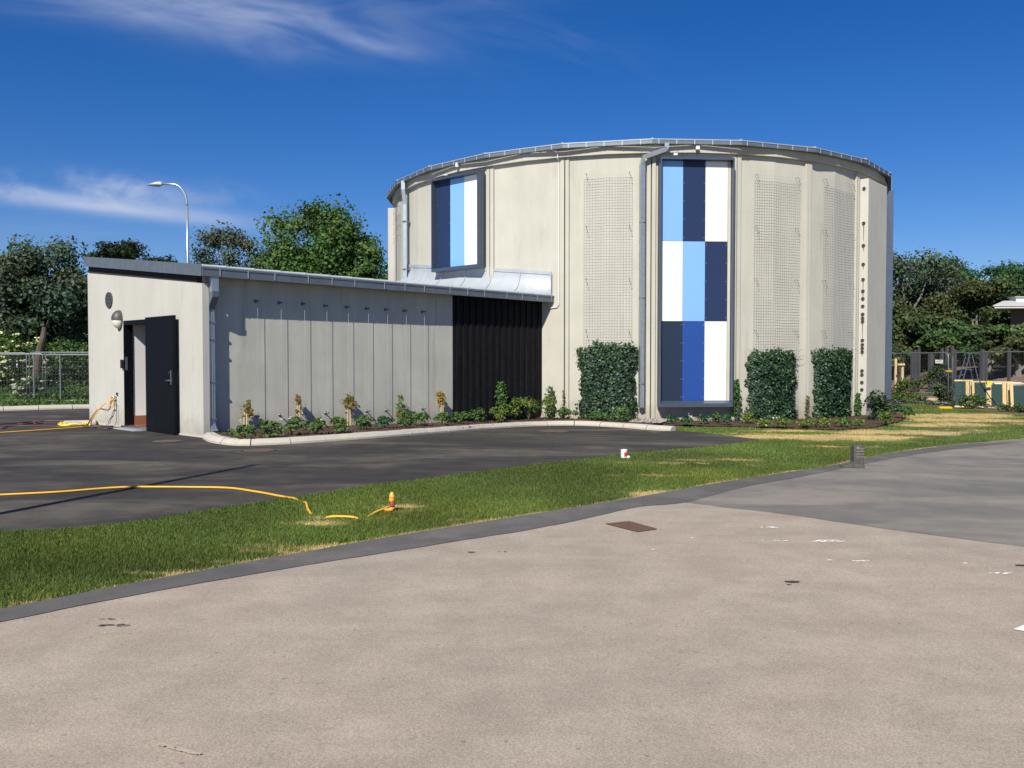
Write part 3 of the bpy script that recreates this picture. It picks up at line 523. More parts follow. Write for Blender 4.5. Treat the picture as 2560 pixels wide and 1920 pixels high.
# ---- wire trellises
def trellis(pa, pb, zt, zb=.1, lb=None, a0=None, a1=None, off=.13):
    if a0 is None: a0 = W(pa, 700, RW+off)[0]; a1 = W(pb, 700, RW+off)[0]
    zt = zt; cr = round((((a0+a1)/2)-AZ0-hh)/STEP)*STEP+AZ0+hh; q = MB(); w = .0031; arc = R_(a1-a0)*RW; nv = int(arc/.075); nh = int((zt-zb)/.078); root = None
    for i in range(nv+1):
        a = a0+(a1-a0)*i/nv; r = wr(a, off); jt = .006*math.sin(i*1.7); q.tube([dp(a, r, zb), dp(a, r+jt, (zb+zt)/2), dp(a, r, zt-rng.uniform(0, .03))], w, 4, cap=False)
    for i in range(nh+1):
        z = zb+(zt-zb)*i/nh; sag = .010*math.sin(i*.35)
        q.tube([dp(a0-.1, wr(a0, off+w*1.5), z), dp((a0*.5+cr*.5), wr(a0*.5+cr*.5, off+w*1.5), z+sag), dp(cr, wr(cr, off+w*1.5), z+.004), dp((a1*.5+cr*.5), wr(a1*.5+cr*.5, off+w*1.5), z+sag*.8), dp(a1+.1, wr(a1, off+w*1.5), z)], w, 4, cap=False)
    tr = q.obj('trellis', WIRE, T, kind='stuff', label=lb)
    for a in (a0+.5, a1-.4):
        for z in np.linspace(zt-.08, zb+2.2, 4):
            q = MB(); q.tube([dp(a, wr(a, .0), z+.10), dp(a, wr(a, off+.01), z+.10)], .005, 4).tube([dp(a, wr(a, off+.01), z+.105), dp(a+.3, wr(a, off+.005), z-.05)], .005, 4).lathe([(.013, 0), (.013, .02)], 8, M=Matrix.Translation(dp(a+.35, wr(a, off+.01), z-.08)) @ Matrix.Rotation(R_(a+90), 4, 'Z') @ Matrix.Rotation(R_(90), 4, 'X'))
            q.obj('trellis_bracket', RUST2, tr)
Zt = lambda px, py: W(px, py, RW+.13)[1]
trellis(1457, 1578, Zt(1520, 432), lb='wire mesh above the broad ivy screen beside the downpipe')
trellis(1886, 1999, Zt(1940, 440), lb='wire mesh right of the tall panel bay')
trellis(2060, 2136, Zt(2100, 455), lb='wire mesh next to the slab with sleeves')
trellis(0, 0, 6.9, 3.6, a0=193.4, a1=199.2, lb='wire mesh at the left flank')
# ------------------------------------------------------------------ the low building (local x along the front, y to the back)
AX = empty('low_building', (A0[0], A0[1], 0), UANG, label='low grey concrete annex with sloping zinc roof, black door and boarding'); AX['category'] = 'building'
LE = 5.7; SL = .107; ZF = 3.39; FW = .22
rz = lambda y: ZF+SL*(y+.12)                                          # roof surface
# end wall slab with the door opening
zt = lambda y: 3.07+SL*y*.97
oy0, oy1, oz = 2.33, 3.67, 2.44
DZ = .05
def piece(y0, y1, z0, z1f):
    return [(0, y0, z0), (0, y1, z0), (0, y1, z1f(y1)), (0, y0, z1f(y0))]
q = MB(); q.prism([(0, .05, -.1), (0, oy0, -.1), (0, oy0, zt(oy0)), (0, .13, zt(.13)), (0, .0, zt(0)-.0), (0, -.0, 0)], (.14, 0, 0))
q = MB(); q.prism([(0, 0, -.1), (0, oy0, -.1), (0, oy0, zt(oy0)), (0, .0, zt(0))], (.14, 0, 0)); q.prism([(0, oy0, oz), (0, oy1, oz), (0, oy1, zt(oy1)), (0, oy0, zt(oy0))], (.14, 0, 0)); q.prism([(0, oy1, -.1), (0, LE, -.1), (0, LE, zt(LE)), (0, oy1, zt(oy1))], (.14, 0, 0))
ew = q.obj('end_wall', CON2, AX)
MB().box(-.03, .15, .0, oy0-.06, -.1, .035).obj('plinth', KERB, AX, bevel=.012); MB().box(-.03, .15, oy1+.1, LE, -.1, .04).obj('plinth', KERB, AX, bevel=.012)
# front wall: panels of grey concrete
q = MB(); XW = 10.55; XJ = [.14, 1.0, 2.0, 3.0]
XB0 = 6.99                                                            # boarding starts here
xj = 6.42
MB().box(.14, xj-.006, FW, FW+.16, -.1, 3.36).obj('front_wall_panel', CON3, AX)
MB().box(xj+.006, XB0, FW-.004, FW+.16, -.1, 3.36).obj('front_wall_panel', CON3, AX)
MB().box(.14, .30, FW-.05, FW-.002, .0, 3.3).obj('corner_strip', CON3, AX, bevel=.008)
# black boarding, board by board
x = XB0; k = 0
MB().box(XB0, XW, FW+.05, FW+.16, -.1, 3.36).obj('boarding_backing', BLACK2, AX)
while x < XW-.05:
    w = .118; MB().box(x+.004, min(x+w-.004, XW), FW-.012-(.022 if k % 2 else 0), FW+.048, .03, 3.3).obj('board', WOOD_B, AX); x += w+.006; k += 1
# back wall and inner room
MB().box(.14, 9.5, LE-.16, LE, -.1, 3.8).obj('back_wall', CON3, AX)
MB().box(.142, 5.0, FW+.165, LE-.17, -.02, .06).obj('room_floor', FLOORIN, AX)
ip = MB().box(.19, .54, 3.66, 3.80, .06, 2.95).obj('partition', WALLIN, AX)
MB().box(.19, .54, 3.648, 3.658, .06, .27).obj('skirting_board', BRN, ip)
MB().box(1.2, 1.3, FW+.2, 5.4, .06, 3.0).obj('inner_partition', DARKIN, AX)
MB().box(.15, 4.8, .4, 5.5, 3.0, 3.05).obj('ceiling', DARKIN, AX)
MB().box(1.12, 1.19, 3.2, 3.5, 1.3, 1.75).obj('wall_cabinet', BLACK2, AX)
# door frame, threshold, leaf
q = MB(); t = .055
q.box(-.012, .13, oy0, oy0+t, .07, oz).box(-.012, .19, oy1-.03, oy1, .07, oz).box(-.012, .13, oy0+t, oy1-.03, oz-.10, oz)
df = q.obj('door_frame', BLACK, AX)
for zz, xx in ((.42, .03), (.42, .10), (.85, .12), (1.28, .03), (1.28, .10), (1.72, .12), (2.0, .12), (2.18, .03), (2.18, .10)):
    MB().box(xx-.013, xx+.013, oy1-.037, oy1-.03, zz-.014, zz+.014).obj('frame_bolt', STEEL, df)
MB().box(.01, .06, oy1-.036, oy1-.03, 1.32, 1.62).obj('strike_plate', ZINC, df)
MB().box(-.10, .14, oy0+.02, oy1-.02, .0, .07).obj('threshold', STEEL, AX)
MB().box(-.30, -.11, oy0+.18, oy1-.05, .0, .022).obj('threshold_ramp', ZINCL, AX)
LQ = Matrix.Translation((-.05, oy0+.07, 0)) @ Matrix.Rotation(R_(-90-2.5), 4, 'Z')
# leaf lies along local +x of LQ -> towards -y with a slight swing outward
q = MB(); q.box(0, 1.44, -.03, .03, .015, 2.47, 0, LQ); lf = q.obj('door_leaf', BLACK, AX, bevel=.004)
lx = 1.33
for s in (-1, 1):
    q = MB(); q.box(lx-.025, lx+.025, s*.030, s*.042, 1.04, 1.34, 0, LQ); hd = q.obj('lock_plate', STEEL, lf)
    q = MB(); q.tube([LQ @ Vector((lx, s*.04, 1.13)), LQ @ Vector((lx, s*.085, 1.13)), LQ @ Vector((lx-.13, s*.09, 1.13))], .011, 8).obj('door_handle', STEEL, lf)
MB().lathe([(.016, 0), (.016, .012)], 10, M=LQ @ Matrix.Translation((lx-.10, -.03, 1.29)) @ Matrix.Rotation(R_(90), 4, 'X')).obj('door_viewer', STEEL, lf)
for zz in (.35, 1.25, 2.15): MB().tube([(-.05, oy0+.05, zz-.06), (-.05, oy0+.05, zz+.06)], .016, 8).obj('hinge', BLACK, lf)
MB().box(-.06, -.012, oy1+.01, oy1+.085, 1.36, 1.56).obj('card_reader', BLACK2, AX, bevel=.01)
# vent grille
def yz(px, py):                                                       # pixel -> (y, z) on the end wall plane
    d = ray(px, py); n = Vector((-U[0], -U[1], 0)); o = Vector((0, 0, EYE)); p0 = Vector((A0[0], A0[1], 0)); t = (p0-o).dot(n)/Vector(d).dot(n); p = o+Vector(d)*t; r = p-p0; return -r.x*U[1]+r.y*U[0], p.z
vy, vz = yz(274, 750); Mv = Matrix.Translation((0, vy, vz)) @ Matrix.Rotation(R_(-90), 4, 'Y')
vg = MB().lathe([(.185, 0), (.185, .03), (.155, .035), (.150, .012)], 28, M=Mv).obj('vent_grille', DGREY, AX, smooth=False)
for i in range(9):
    zz = vz-.13+i*.0325; ww = math.sqrt(max(.0, .148**2-(zz-vz)**2)); MB().prism([(-.036, vy-ww, zz-.010), (-.014, vy-ww, zz+.008), (-.012, vy-ww, zz+.004), (-.034, vy-ww, zz-.014)], (0, 2*ww, 0)).obj('louvre', ZINC, vg)
# oval bulkhead lamp with eyelid hood
ly, lz = yz(300, 800); wl = empty('wall_lamp'); wl.parent = AX; wl.location = (0, ly, lz)
def ell(u0, u1, v0, v1, nm, m, ry=.155, rzz=.225, dp_=.17, sc=1.0):
    V = []; Fs = []; n = 14; k = 10
    for i in range(n+1):
        for j in range(k+1):
            th = math.pi*(u0+(u1-u0)*i/n); ph = math.pi*(v0+(v1-v0)*j/k)
            V.append((-dp_*sc*math.sin(ph)*math.sin(th)-.02, -ry*sc*math.cos(ph), rzz*sc*math.sin(ph)*math.cos(th)*1.0 if False else rzz*sc*math.cos(th)*math.sin(ph)))
    for i in range(n):
        for j in range(k): Fs.append((i*(k+1)+j, (i+1)*(k+1)+j, (i+1)*(k+1)+j+1, i*(k+1)+j+1))
    return MB().add(V, Fs).obj(nm, m, wl, smooth=True)
MB().lathe([(1, 0), (1, .03)], 28, M=Matrix.Translation((0, 0, 0)) @ Matrix.Rotation(R_(-90), 4, 'Y') @ Matrix.Diagonal((.225, .155, 1, 1))).obj('lamp_base', DGREY, wl)
ell(0, .5, 0, 1, 'lamp_hood', DGREY, sc=1.0); ell(.5, 1, 0, 1, 'lamp_glass', LAMPG, sc=.90)
# tap with its hoses (the hoses are things of their own)
ty, tz = yz(291, 992)
tp = MB().tube([(0, ty, tz), (-.09, ty, tz)], .022, 8).tube([(-.07, ty+.09, tz-.02), (-.07, ty-.05, tz-.02)], .018, 8).obj('tap', STEEL, AX, smooth=True)
MB().tube([(-.09, ty-.02, tz-.03), (-.10, ty-.02, tz-.10)], .024, 8).tube([(-.09, ty+.06, tz-.03), (-.10, ty+.06, tz-.12)], .022, 8).obj('hose_coupling', ORNG, tp, smooth=True)
MB().box(-.03, 0, ty-.10, ty-.05, tz+.04, tz+.10).obj('tap_valve', BLACK2, AX)
# ---- roof: sheet, seams, fascia, gutter
XR = 13.2
q = MB(); q.prism([(-.07, -.14, rz(-.14)-.0), (XR, -.14, rz(-.14)), (XR, 7.4, rz(7.4)), (10.2, 7.4, rz(7.4)), (9.6, LE-.03, rz(LE-.03)), (-.07, LE-.03, rz(LE-.03))], (0, 0, .022)); q.obj('roof_sheet', ZINCL, AX)
MB().box(-.02, 10.6, -.03, .26, 3.30, 3.33).obj('soffit_board', SOFF, AX); q = MB(); q.prism([(.02, .27, rz(.27)-.42), (10.55, .27, rz(.27)-.42), (10.55, LE-.01, rz(LE)-.42), (.02, LE-.01, rz(LE)-.42)], (0, 0, .41)); q.obj('roof_deck', DARKIN, AX)
xs = .45
while xs < 10.5:
    MB().prism([(xs, -.13, rz(-.13)+.02), (xs+.02, -.13, rz(-.13)+.02), (xs+.02, LE+.1 if xs < 9 else 2, rz(LE+.1 if xs < 9 else 2)+.02), (xs, LE+.1 if xs < 9 else 2, rz(LE+.1 if xs < 9 else 2)+.02)], (0, 0, .032)).obj('standing_seam', ZINCL, AX); xs += .62
yj = [-.13, 1.55, 3.6, LE-.02]
for a, b in zip(yj[:-1], yj[1:]):
    MB().prism([(-.085, a+.004, rz(a)-.175), (-.085, b-.004, rz(b)-.175), (-.085, b-.004, rz(b)+.045), (-.085, a+.004, rz(a)+.045)], (.012, 0, 0)).prism([(-.10, a+.004, rz(a)-.19), (-.10, b-.004, rz(b)-.19), (-.10, b-.004, rz(b)-.172), (-.10, a+.004, rz(a)-.172)], (.02, 0, 0)).obj('fascia', ZINCD if False else ZINC, AX)
xg = [-.06, 2.0, 4.1, 6.2, 8.3, 10.66]
for a, b in zip(xg[:-1], xg[1:]):
    q = MB(); q.box(a+.002, b-.002, -.145, -.130, 3.205, 3.385).box(a+.002, b-.002, -.13, -.03, 3.205, 3.222).box(a+.002, b-.002, -.157, -.145, 3.35, 3.388).box(a+.002, b-.002, -.06, -.045, 3.222, 3.36)
    gt = q.obj('gutter', ZINC, AX)
    q = MB(); x = a+.35
    while x < b: q.box(x, x+.018, -.162, -.158, 3.225, 3.375); x += .62
    q.obj('gutter_strap', ZINCL, gt, kind='stuff')
MB().box(-.064, -.061, -.15, -.03, 3.205, 3.385).obj('gutter_end', ZINC, AX)
# rainwater pipe at the corner
hp = MB().box(.14, .29, -.125, -.02, 2.90, 3.205).obj('rain_hopper', PIPE, AX, bevel=.005)
sqp = MB().tube([(.215, -.07, 2.92), (.215, -.07, 2.84), (.215, .10, 2.62), (.215, .10, 2.52)], .10, 4).obj('pipe_elbow', ZINC, AX)
dpipe = MB().box(.15, .28, .035, .165, .22, 2.56).obj('downpipe', PIPE, AX, bevel=.006)
MB().tube([(.215, .10, .24), (.215, .02, .12), (.215, -.04, .08)], .088, 4).obj('pipe_shoe', PIPE, AX)
for zz in (.35, 1.1, 1.95, 2.3): MB().box(.13, .30, .02, .215, zz-.018, zz+.018).obj('pipe_clip', ZINC, dpipe)
MB().tube([(.215, .028, .35), (.217, .026, 1.2), (.212, .026, 1.9), (.214, .028, 2.5)], .004, 4).obj('pipe_seam', ZINCL, dpipe)
for i in range(5): MB().box(-.001+.0, .02, -.012, .0, .3+i*.55, .33+i*.55).obj('wall_tie', RUST2, AX) if False else None
# ---- nine stay wires with studs
def xz(px, py, yy=FW):
    d = Vector(ray(px, py)); n = Vector((U[1], -U[0], 0)); p0 = al(0, yy, 0); t = (p0-Vector((0, 0, EYE))).dot(n)/d.dot(n); p = Vector((0, 0, EYE))+d*t; r = p-Vector((A0[0], A0[1], 0)); return r.x*U[0]+r.y*U[1], p.z
for (ax_, ay_, bx_, by_) in ((638, 753, 640, 1040), (698, 757, 697, 1037), (757, 760, 755, 1034), (812, 765, 811, 1032), (866, 768, 864, 1029), (916, 772, 914, 1027), (964, 774, 962, 1025), (1010, 777, 1009, 1023), (1056, 780, 1054, 1021)):
    xa, za = xz(ax_, ay_); xb, zb = xz(bx_, by_); x = (xa+xb)/2; w = MB().tube([(x, FW-.10, za-.02), (x, FW-.10, zb+.02)], .0045, 5).obj('stay_wire', WIRE, AX)
    for zz in (za, zb):
        M = Matrix.Translation((x, FW, zz)) @ Matrix.Rotation(R_(90), 4, 'X')
        MB().lathe([(.036, 0), (.036, .012), (.014, .016), (.012, .105), (.020, .108), (.020, .125)], 12, M=M).obj('wire_stud', ZINC, w, smooth=True)
# ---- curved zinc skirt between the low roof and the round wall
def rzw(p):                                                          # roof height under a world point, and local y
    r = p-Vector((A0[0], A0[1], 0)); y = -r.x*U[1]+r.y*U[0]; return rz(y)+.024, y
def zt_at(az):
    p = dw(az, RW); return rzw(p)[0]+.60
sa = [205.0, 208.0, 214.5, 221.5, 228.5, 235.0, 241.3, 247.6]
def skirt_pt(az, t):                                                 # t 0 top .. 1 bottom, a quarter cove
    zt_ = zt_at(az); w = .52
    while rzw(dw(az, RW+w))[1] < -.10 and w > .05: w -= .01
    a = t*math.pi/2; r = wr(az, .03)+(w-.03)*(1-math.cos(a)); p = dw(az, r); zb, _ = rzw(dw(az, wr(az, w))); z = zb+(zt_-zb)*(1-math.sin(a)); return Vector((r*math.cos(R_(az)), r*math.sin(R_(az)), z))
for a0, a1 in zip(sa[:-1], sa[1:]):
    q = MB(); V = []; Fs = []; na, nt = 4, 8
    for i in range(na+1):
        for j in range(nt+1): V.append(skirt_pt(a0+.06+(a1-a0-.12)*i/na, j/nt))
    for i in range(na):
        for j in range(nt): Fs.append((i*(nt+1)+j, i*(nt+1)+j+1, (i+1)*(nt+1)+j+1, (i+1)*(nt+1)+j))
    q.add(V, Fs).obj('skirt_sheet', ZINCL, T, smooth=True)
    q = MB(); cp = []
    for i in range(na+1):
        a = a0+(a1-a0)*i/na; cp.append(a)
    for b0, b1 in zip(cp[:-1], cp[1:]):
        q.prism([dp(b0, wr(b0, .05), zt_at(b0)-.02), dp(b1, wr(b1, .05), zt_at(b1)-.02), dp(b1, wr(b1, .003), zt_at(b1)-.02), dp(b0, wr(b0, .003), zt_at(b0)-.02)], (0, 0, .10))
    q.obj('flashing_strip', ZINCL, T)
for a in sa:
    q = MB(); V = []; t = Vector((-math.sin(R_(a)), math.cos(R_(a)), 0))*.012
    pts = [skirt_pt(a, j/10) for j in range(11)]; out = []
    for j, p in enumerate(pts):
        ang = (j/10)*math.pi/2; n = Vector((math.cos(R_(a))*math.cos(ang)*1, math.sin(R_(a))*math.cos(ang), math.sin(ang)))*.035; out.append(p+n)
    for j in range(10): q.prism([pts[j]-t, pts[j+1]-t, out[j+1]-t, out[j]-t], t*2)
    q.obj('skirt_seam', ZINCL, T)
a = 247.75; pts = [skirt_pt(a, j/10) for j in range(11)]; zb = pts[-1].z; pw = dp(a, wr(a, .004)); q = MB(); poly = pts+[Vector((pw.x, pw.y, zb-.02)), Vector((pw.x, pw.y, zt_at(a)+.08))]; t = Vector((-math.sin(R_(a)), math.cos(R_(a)), 0))*.01
q.prism(poly, t).obj('skirt_end', ZINCL, T)
# ------------------------------------------------------------------ ivy screens
IVYC = [(.016, .038, .017), (.024, .052, .020), (.012, .030, .015), (.032, .068, .024), (.022, .044, .024)]
def ivy(pa, pb, ptop, label, n, a0=None, a1=None, pyb=1050):
    a0 = W(pa, 960, RW+.25)[0]; a1 = W(pb, 960, RW+.25)[0]; zt_ = W((pa+pb)/2, ptop, RW+.25)[1]
    root = empty('ivy_screen', dw((a0+a1)/2, RW+.15, -.18), label=label, group='clipped ivy screens on the round wall'); root['category'] = 'ivy'
    C = []; Nn = []; patch = rng.integers(0, 999)
    az = rng.uniform(0, 1, n); z = rng.uniform(0, 1, n)**.95; d = rng.beta(2.2, 1.2, n)
    for i in range(n):
        e = .12*math.sin(z[i]*7+pa)+.55*(vnoise([z[i]*9], [pa*.01], 1, 5)[0]-.5); u = az[i]; ang = a0+(a1-a0)*u; half = abs(u-.5)*2
        top = zt_+.22*(vnoise([u*7], [pa*.1], 1.3, 2)[0]-.5)+.05*rng.normal()-.10*abs(u-.5)**3*8; zz = -.18+(top+.18)*z[i]
        bul = (1-half**5)*(.86+.3*(vnoise([u*6], [z[i]*8], 1, 11)[0]-.3)); r = wr(ang, .02+.34*d[i]*max(.35, bul)); ang += e*2.2*(1 if u > .5 else -1)*half**3+rng.normal()*.25*half**8
        p = dw(ang, r, zz); C.append(p); s = (u-.5)*2
        nn = Vector((math.cos(R_(ang)), math.sin(R_(ang)), .35))+Vector((-math.sin(R_(ang)), math.cos(R_(ang)), 0))*(s**5)*1.2; Nn.append(nn+Vector(rng.normal(0, .42, 3)))
    c = pal(n, IVYC, .28); c *= (.75+.6*vnoise(az*5, z*6, 1, 13))[:, None]; hi = z > .86; c[hi] *= np.array([1.25, 1.25, 1.1]); br = rng.random(n) < .03; c[br] = np.array([.07, .15, .03])
    o = leaves('ivy_leaves', C, Nn, rng.uniform(.055, .10, n), c, IVYM, None, fold=.3, aspect=.85); o.parent = root; o.matrix_parent_inverse = Matrix.Translation(root.location).inverted(); o['kind'] = 'stuff'
    # shoots that stray from the clipped block
    S = MB(); SC = []; 
    for k in range(9):
        u = rng.choice([0, 1]) if k < 5 else rng.random(); zz = rng.uniform(.8, 1)*zt_ if k < 5 else zt_; a = a0+(a1-a0)*u; sgn = (1 if u > .5 else -1)
        p = dw(a, wr(a, .2), zz); q = p+Vector((rng.uniform(.04, .20)*(sgn if k < 5 else 1), 0, rng.uniform(-.04, .10))); S.tube([p, p.lerp(q, .5)+Vector((0, 0, .04)), q], .005, 4)
        for t in np.linspace(.2, 1, 5): SC.append(p.lerp(q, t)+Vector(rng.normal(0, .02, 3)))
    s = S.obj('ivy_shoots', BARK, None, kind='stuff'); s.parent = root; s.matrix_parent_inverse = Matrix.Translation(root.location).inverted()
    o = leaves('shoot_leaves', SC, rng.normal(size=(len(SC), 3))+[0, -1, .3], .07, pal(len(SC), [(.06, .13, .03), (.04, .10, .025)]), IVYM, None); o.parent = s; 
    o.matrix_parent_inverse = Matrix.Translation(root.location).inverted(); o.parent = root
    return root
ivy(1446, 1590, 862, 'broad clipped ivy screen between the downpipe and the low building', 7600)
ivy(1880, 1999, 878, 'clipped ivy screen just right of the tall panel bay', 6400)
ivy(2050, 2138, 874, 'narrow clipped ivy screen beside the slab with sleeves', 5400)
# ------------------------------------------------------------------ planting
PG = [(.07, .14, .04), (.10, .18, .045), (.055, .11, .035), (.14, .21, .06)]
PY = [(.16, .22, .04), (.10, .17, .04), (.22, .25, .05), (.07, .13, .03)]
PB = [(.045, .11, .05), (.06, .14, .07), (.035, .085, .04)]
def clump(px, py, w, h, label, cols=PG, n=170, flowers=None, ls=.065, name='bed_plant', group='low perennials in the beds', off=.07, cat='plant'):
    b = G(px, py, off); k = F/b.y; rw = w/k/2*1.28; hh_ = h/k*1.15; n = int(n*1.6)
    root = empty(name, b, rng.uniform(0, 6), label=label, group=group); root['category'] = cat
    lobes = [(rng.uniform(-.5, .5)*rw, rng.uniform(-.4, .4)*rw, rng.uniform(.1 if name == 'ivy_bush' else .18, .68)*hh_, rng.uniform(.38, .6)) for _ in range(12 if name == 'ivy_bush' else 6)]; C = []; Nn = []
    for i in range(n):
        l = lobes[i % len(lobes)]; v = rng.normal(size=3); v /= np.linalg.norm(v); v[2] = abs(v[2])*.9-.25; r = rng.uniform(.6, 1)**.5
        C.append((l[0]+v[0]*rw*l[3]*r*1.15, l[1]+v[1]*rw*l[3]*r*1.15, max(.02, l[2]+v[2]*hh_*l[3]*.75*r))); Nn.append((v[0]*.7, v[1]*.7, .7+v[2]*.4)+rng.normal(0, .35, 3))
    leaves('leaves', C, Nn, rng.uniform(.6, 1.25, n)*ls, pal(n, cols, .2), LEAF, root, fold=.15, aspect=.85)
    S = MB()
    for l in lobes: S.tube([(0, 0, 0), (l[0]*.5, l[1]*.5, l[2]*.6), (l[0], l[1], l[2])], .006, 4)
    S.obj('stems', MT.get('stem') or mat('stem', (.09, .12, .04), .8), root)
    if flowers:
        fc, fn, fs = flowers; C = [(rng.uniform(-.9, .9)*rw, rng.uniform(-.9, .5)*rw, hh_*rng.uniform(.55, 1.05)) for _ in range(fn)]
        CC = np.repeat(np.array(C), 5, 0)+rng.normal(0, fs*.35, (fn*5, 3)); leaves('flowers', CC, rng.normal(size=(fn*5, 3))*.5+[0, -.3, 1], fs, pal(fn*5, [fc], .08), LEAF, root, fold=.1, aspect=1)
    return root
WF = ((.8, .8, .75), 3, .035)
B = 'in the bed along the low building'
for i, (px, py, w, h, cols, lab, fl) in enumerate((
    (612, 1098, 62, 50, PG, 'bushy plant nearest the kerb corner and rainwater pipe', WF), (672, 1094, 58, 44, PG, 'second bushy plant from the kerb corner', None), (728, 1087, 54, 44, PG, 'bushy plant right below the second staked vine', WF),
    (790, 1084, 56, 46, PG, 'bushy plant between the second and third staked vines', WF), (844, 1081, 50, 42, PG, 'bushy plant left of the thickest staked vine', None), (905, 1073, 48, 36, PG, 'bushy plant right of the thickest staked vine', None),
    (963, 1070, 44, 32, PB, 'small bluish plant halfway along the low wall', None), (1012, 1068, 48, 42, PG, 'plant at the foot of the dense green vine', ((.5, .18, .03), 1, .04)), (1056, 1063, 46, 36, PG, 'low plant left of the golden-leaved staked vine', None), (1104, 1062, 42, 34, PG, 'low plant below the golden-leaved staked vine', None),
    (1152, 1058, 46, 32, PG, 'low plant at the left end of the black boarding', None), (1196, 1055, 42, 34, PG, 'low plant before the black boarding, left of the tall vine', None), (1212, 1050, 24, 48, PG, 'upright leafy plant just left of the tall vine', None),
    (1247, 1054, 40, 40, PY, 'yellowish plant at the foot of the tall green vine', None), (1289, 1050, 46, 62, PY, 'lime-flowered plant right of the tall green vine', None), (1322, 1048, 46, 58, PY, 'lime-topped plant before the right part of the black boarding', None),
    (1362, 1049, 44, 62, PY, 'lime-topped plant at the right end of the black boarding', None), (1408, 1047, 42, 34, PG, 'leafy plant at the foot of the dry brown vine', ((.85, .85, .8), 1, .04)), (1441, 1044, 40, 30, PG, 'fresh green plant left of the broad ivy screen', None),
    (1490, 1050, 56, 26, PG, 'flat plant before the broad ivy screen', None), (1546, 1052, 52, 36, PG, 'leafy plant at the right foot of the broad ivy screen', None))):
    clump(px, py, w, h, lab+' on the low wall' if i in (0, 1) else lab, cols, 190, fl, off=.09)
for px, py, w, h, cols, lab, fl in (
    (1680, 1060, 30, 24, PB, 'small dark plant below the left corner of the tall bay', None), (1717, 1064, 26, 28, PB, 'white-flowered plant below the tall bay', ((.8, .8, .78), 4, .03)), (1757, 1061, 30, 24, PB, 'spreading plant below the middle of the tall bay', None),
    (1788, 1057, 26, 28, PG, 'plant with one pink flower below the tall bay', ((.45, .08, .22), 1, .04)), (1817, 1062, 26, 28, PB, 'leafy plant below the right corner of the tall bay', None), (1868, 1058, 34, 30, PY, 'pale green plant between tall bay and ivy screen', None),
    (1912, 1068, 36, 26, PY, 'yellow-green plant before the middle ivy screen', WF), (1962, 1070, 44, 26, PY, 'reddish-edged plant at the right foot of the middle ivy screen', WF), (2010, 1068, 40, 26, PY, 'low yellowish plant beside the thin dry vine', None),
    (2060, 1066, 50, 26, PY, 'low yellowish plant at the left foot of the narrow ivy screen', None), (2108, 1068, 46, 26, PG, 'low fresh plant before the narrow ivy screen', None), (2148, 1064, 30, 18, PY, 'smallest plant below the row of sleeves', None),
    (2216, 1062, 34, 34, PY, 'lime-green plant left of the purple flowers', None), (2262, 1046, 44, 34, PB, 'rounded blue-green plant at the end of the soil border', None)):
    clump(px, py, w, h, lab, cols, 150, fl, off=.04)
clump(2234, 1045, 40, 38, 'purple-flowered plant beside the dark bush at the slab', PB, 150, ((.16, .08, .36), 26, .035), off=.04)
# vines: a stake or stem with leaves gathered round it
def vine(px, py, top, label, cols, spread, n, stake=True, bare=.0, ls=.085, pts=None, leaf=LEAF, name='staked_vine', side=0):
    if px < 1300:
        x, _ = xz(px, py, FW-.2); b = al(x, FW-.2, 0); b.z = gh(b.x, b.y)+.07
    else:
        a, _ = W(px, py, RW+.22); b = dw(a, RW+.22, 0); b.z = gh(b.x, b.y)+.06
    k = F/b.y; h = EYE+(900-top)/k-b.z; root = empty(name, b, 0, label=label, group='young climbers in the beds'); root['category'] = 'climber'
    path = [Vector((0, 0, 0)), Vector((.02*rng.normal(), .02, h*.35)), Vector((side*.3+.03*rng.normal(), .05, h*.7)), Vector((side, .08, h))]
    S = MB().tube(path, [.013, .010, .007, .004], 5)
    for i in range(4):
        a = rng.uniform(.3, .95)*h; S.tube([(0, .02, a*.8), (rng.uniform(-1, 1)*spread, .02, a), (rng.uniform(-1, 1)*spread*1.3, .02, a+.05)], .004, 4)
    S.obj('stem', BARK, root)
    if stake:
        for dx in (-.03, .035): MB().tube([(dx, 0, -.02), (dx*.6, .03, h*.70)], .013, 6).obj('stake', TIMB, root)
    C = []; Nn = []
    for i in range(n):
        t = bare+(1-bare)*rng.random()**.8 if not pts else rng.choice([rng.uniform(a, c) for a, c in pts]); p = Vector((side*max(0, t-.3)*1.2, .04, t*h)); v = rng.normal(size=3); v /= np.linalg.norm(v); v *= spread*rng.uniform(.3, 1)*(.55+.6*math.sin(min(1, t)*math.pi*.9+.3))
        C.append((p.x+v[0], p.y+v[1]*.7, max(.03, p.z+v[2]*.7))); Nn.append(v*2+[0, -.6, .5]+rng.normal(0, .3, 3))
    leaves('leaves', C, Nn, rng.uniform(.6, 1.2, n)*ls, pal(n, cols, .2), leaf, root, fold=.2)
    return root
OL = [(.14, .13, .03), (.20, .15, .035), (.09, .12, .03), (.26, .12, .04)]; GO = [(.32, .20, .04), (.30, .14, .03), (.18, .16, .04)]; GRN = [(.06, .14, .03), (.08, .17, .035), (.04, .10, .025)]; DRYC = [(.16, .09, .05), (.22, .13, .07), (.12, .10, .04)]
vine(613, 1062, 1004, 'first staked vine with olive leaves beside the shaded pipe corner', OL, .13, 60, pts=((.45, 1), (.5, .8)), side=.05)
vine(745, 1062, 990, 'second staked vine with sparse leaves on the low wall', OL, .10, 46, pts=((.4, .6), (.75, 1)))
vine(872, 1060, 985, 'third and widest staked vine with drooping shoot on the low wall', OL, .20, 90, pts=((.6, 1), (.6, .85)), side=.0)
vine(1002, 1060, 985, 'dense green vine with brown tip on the low wall', GRN+[(.2, .1, .05)], .13, 150, stake=False, pts=((.05, .6), (.0, .95), (.05, .4)))
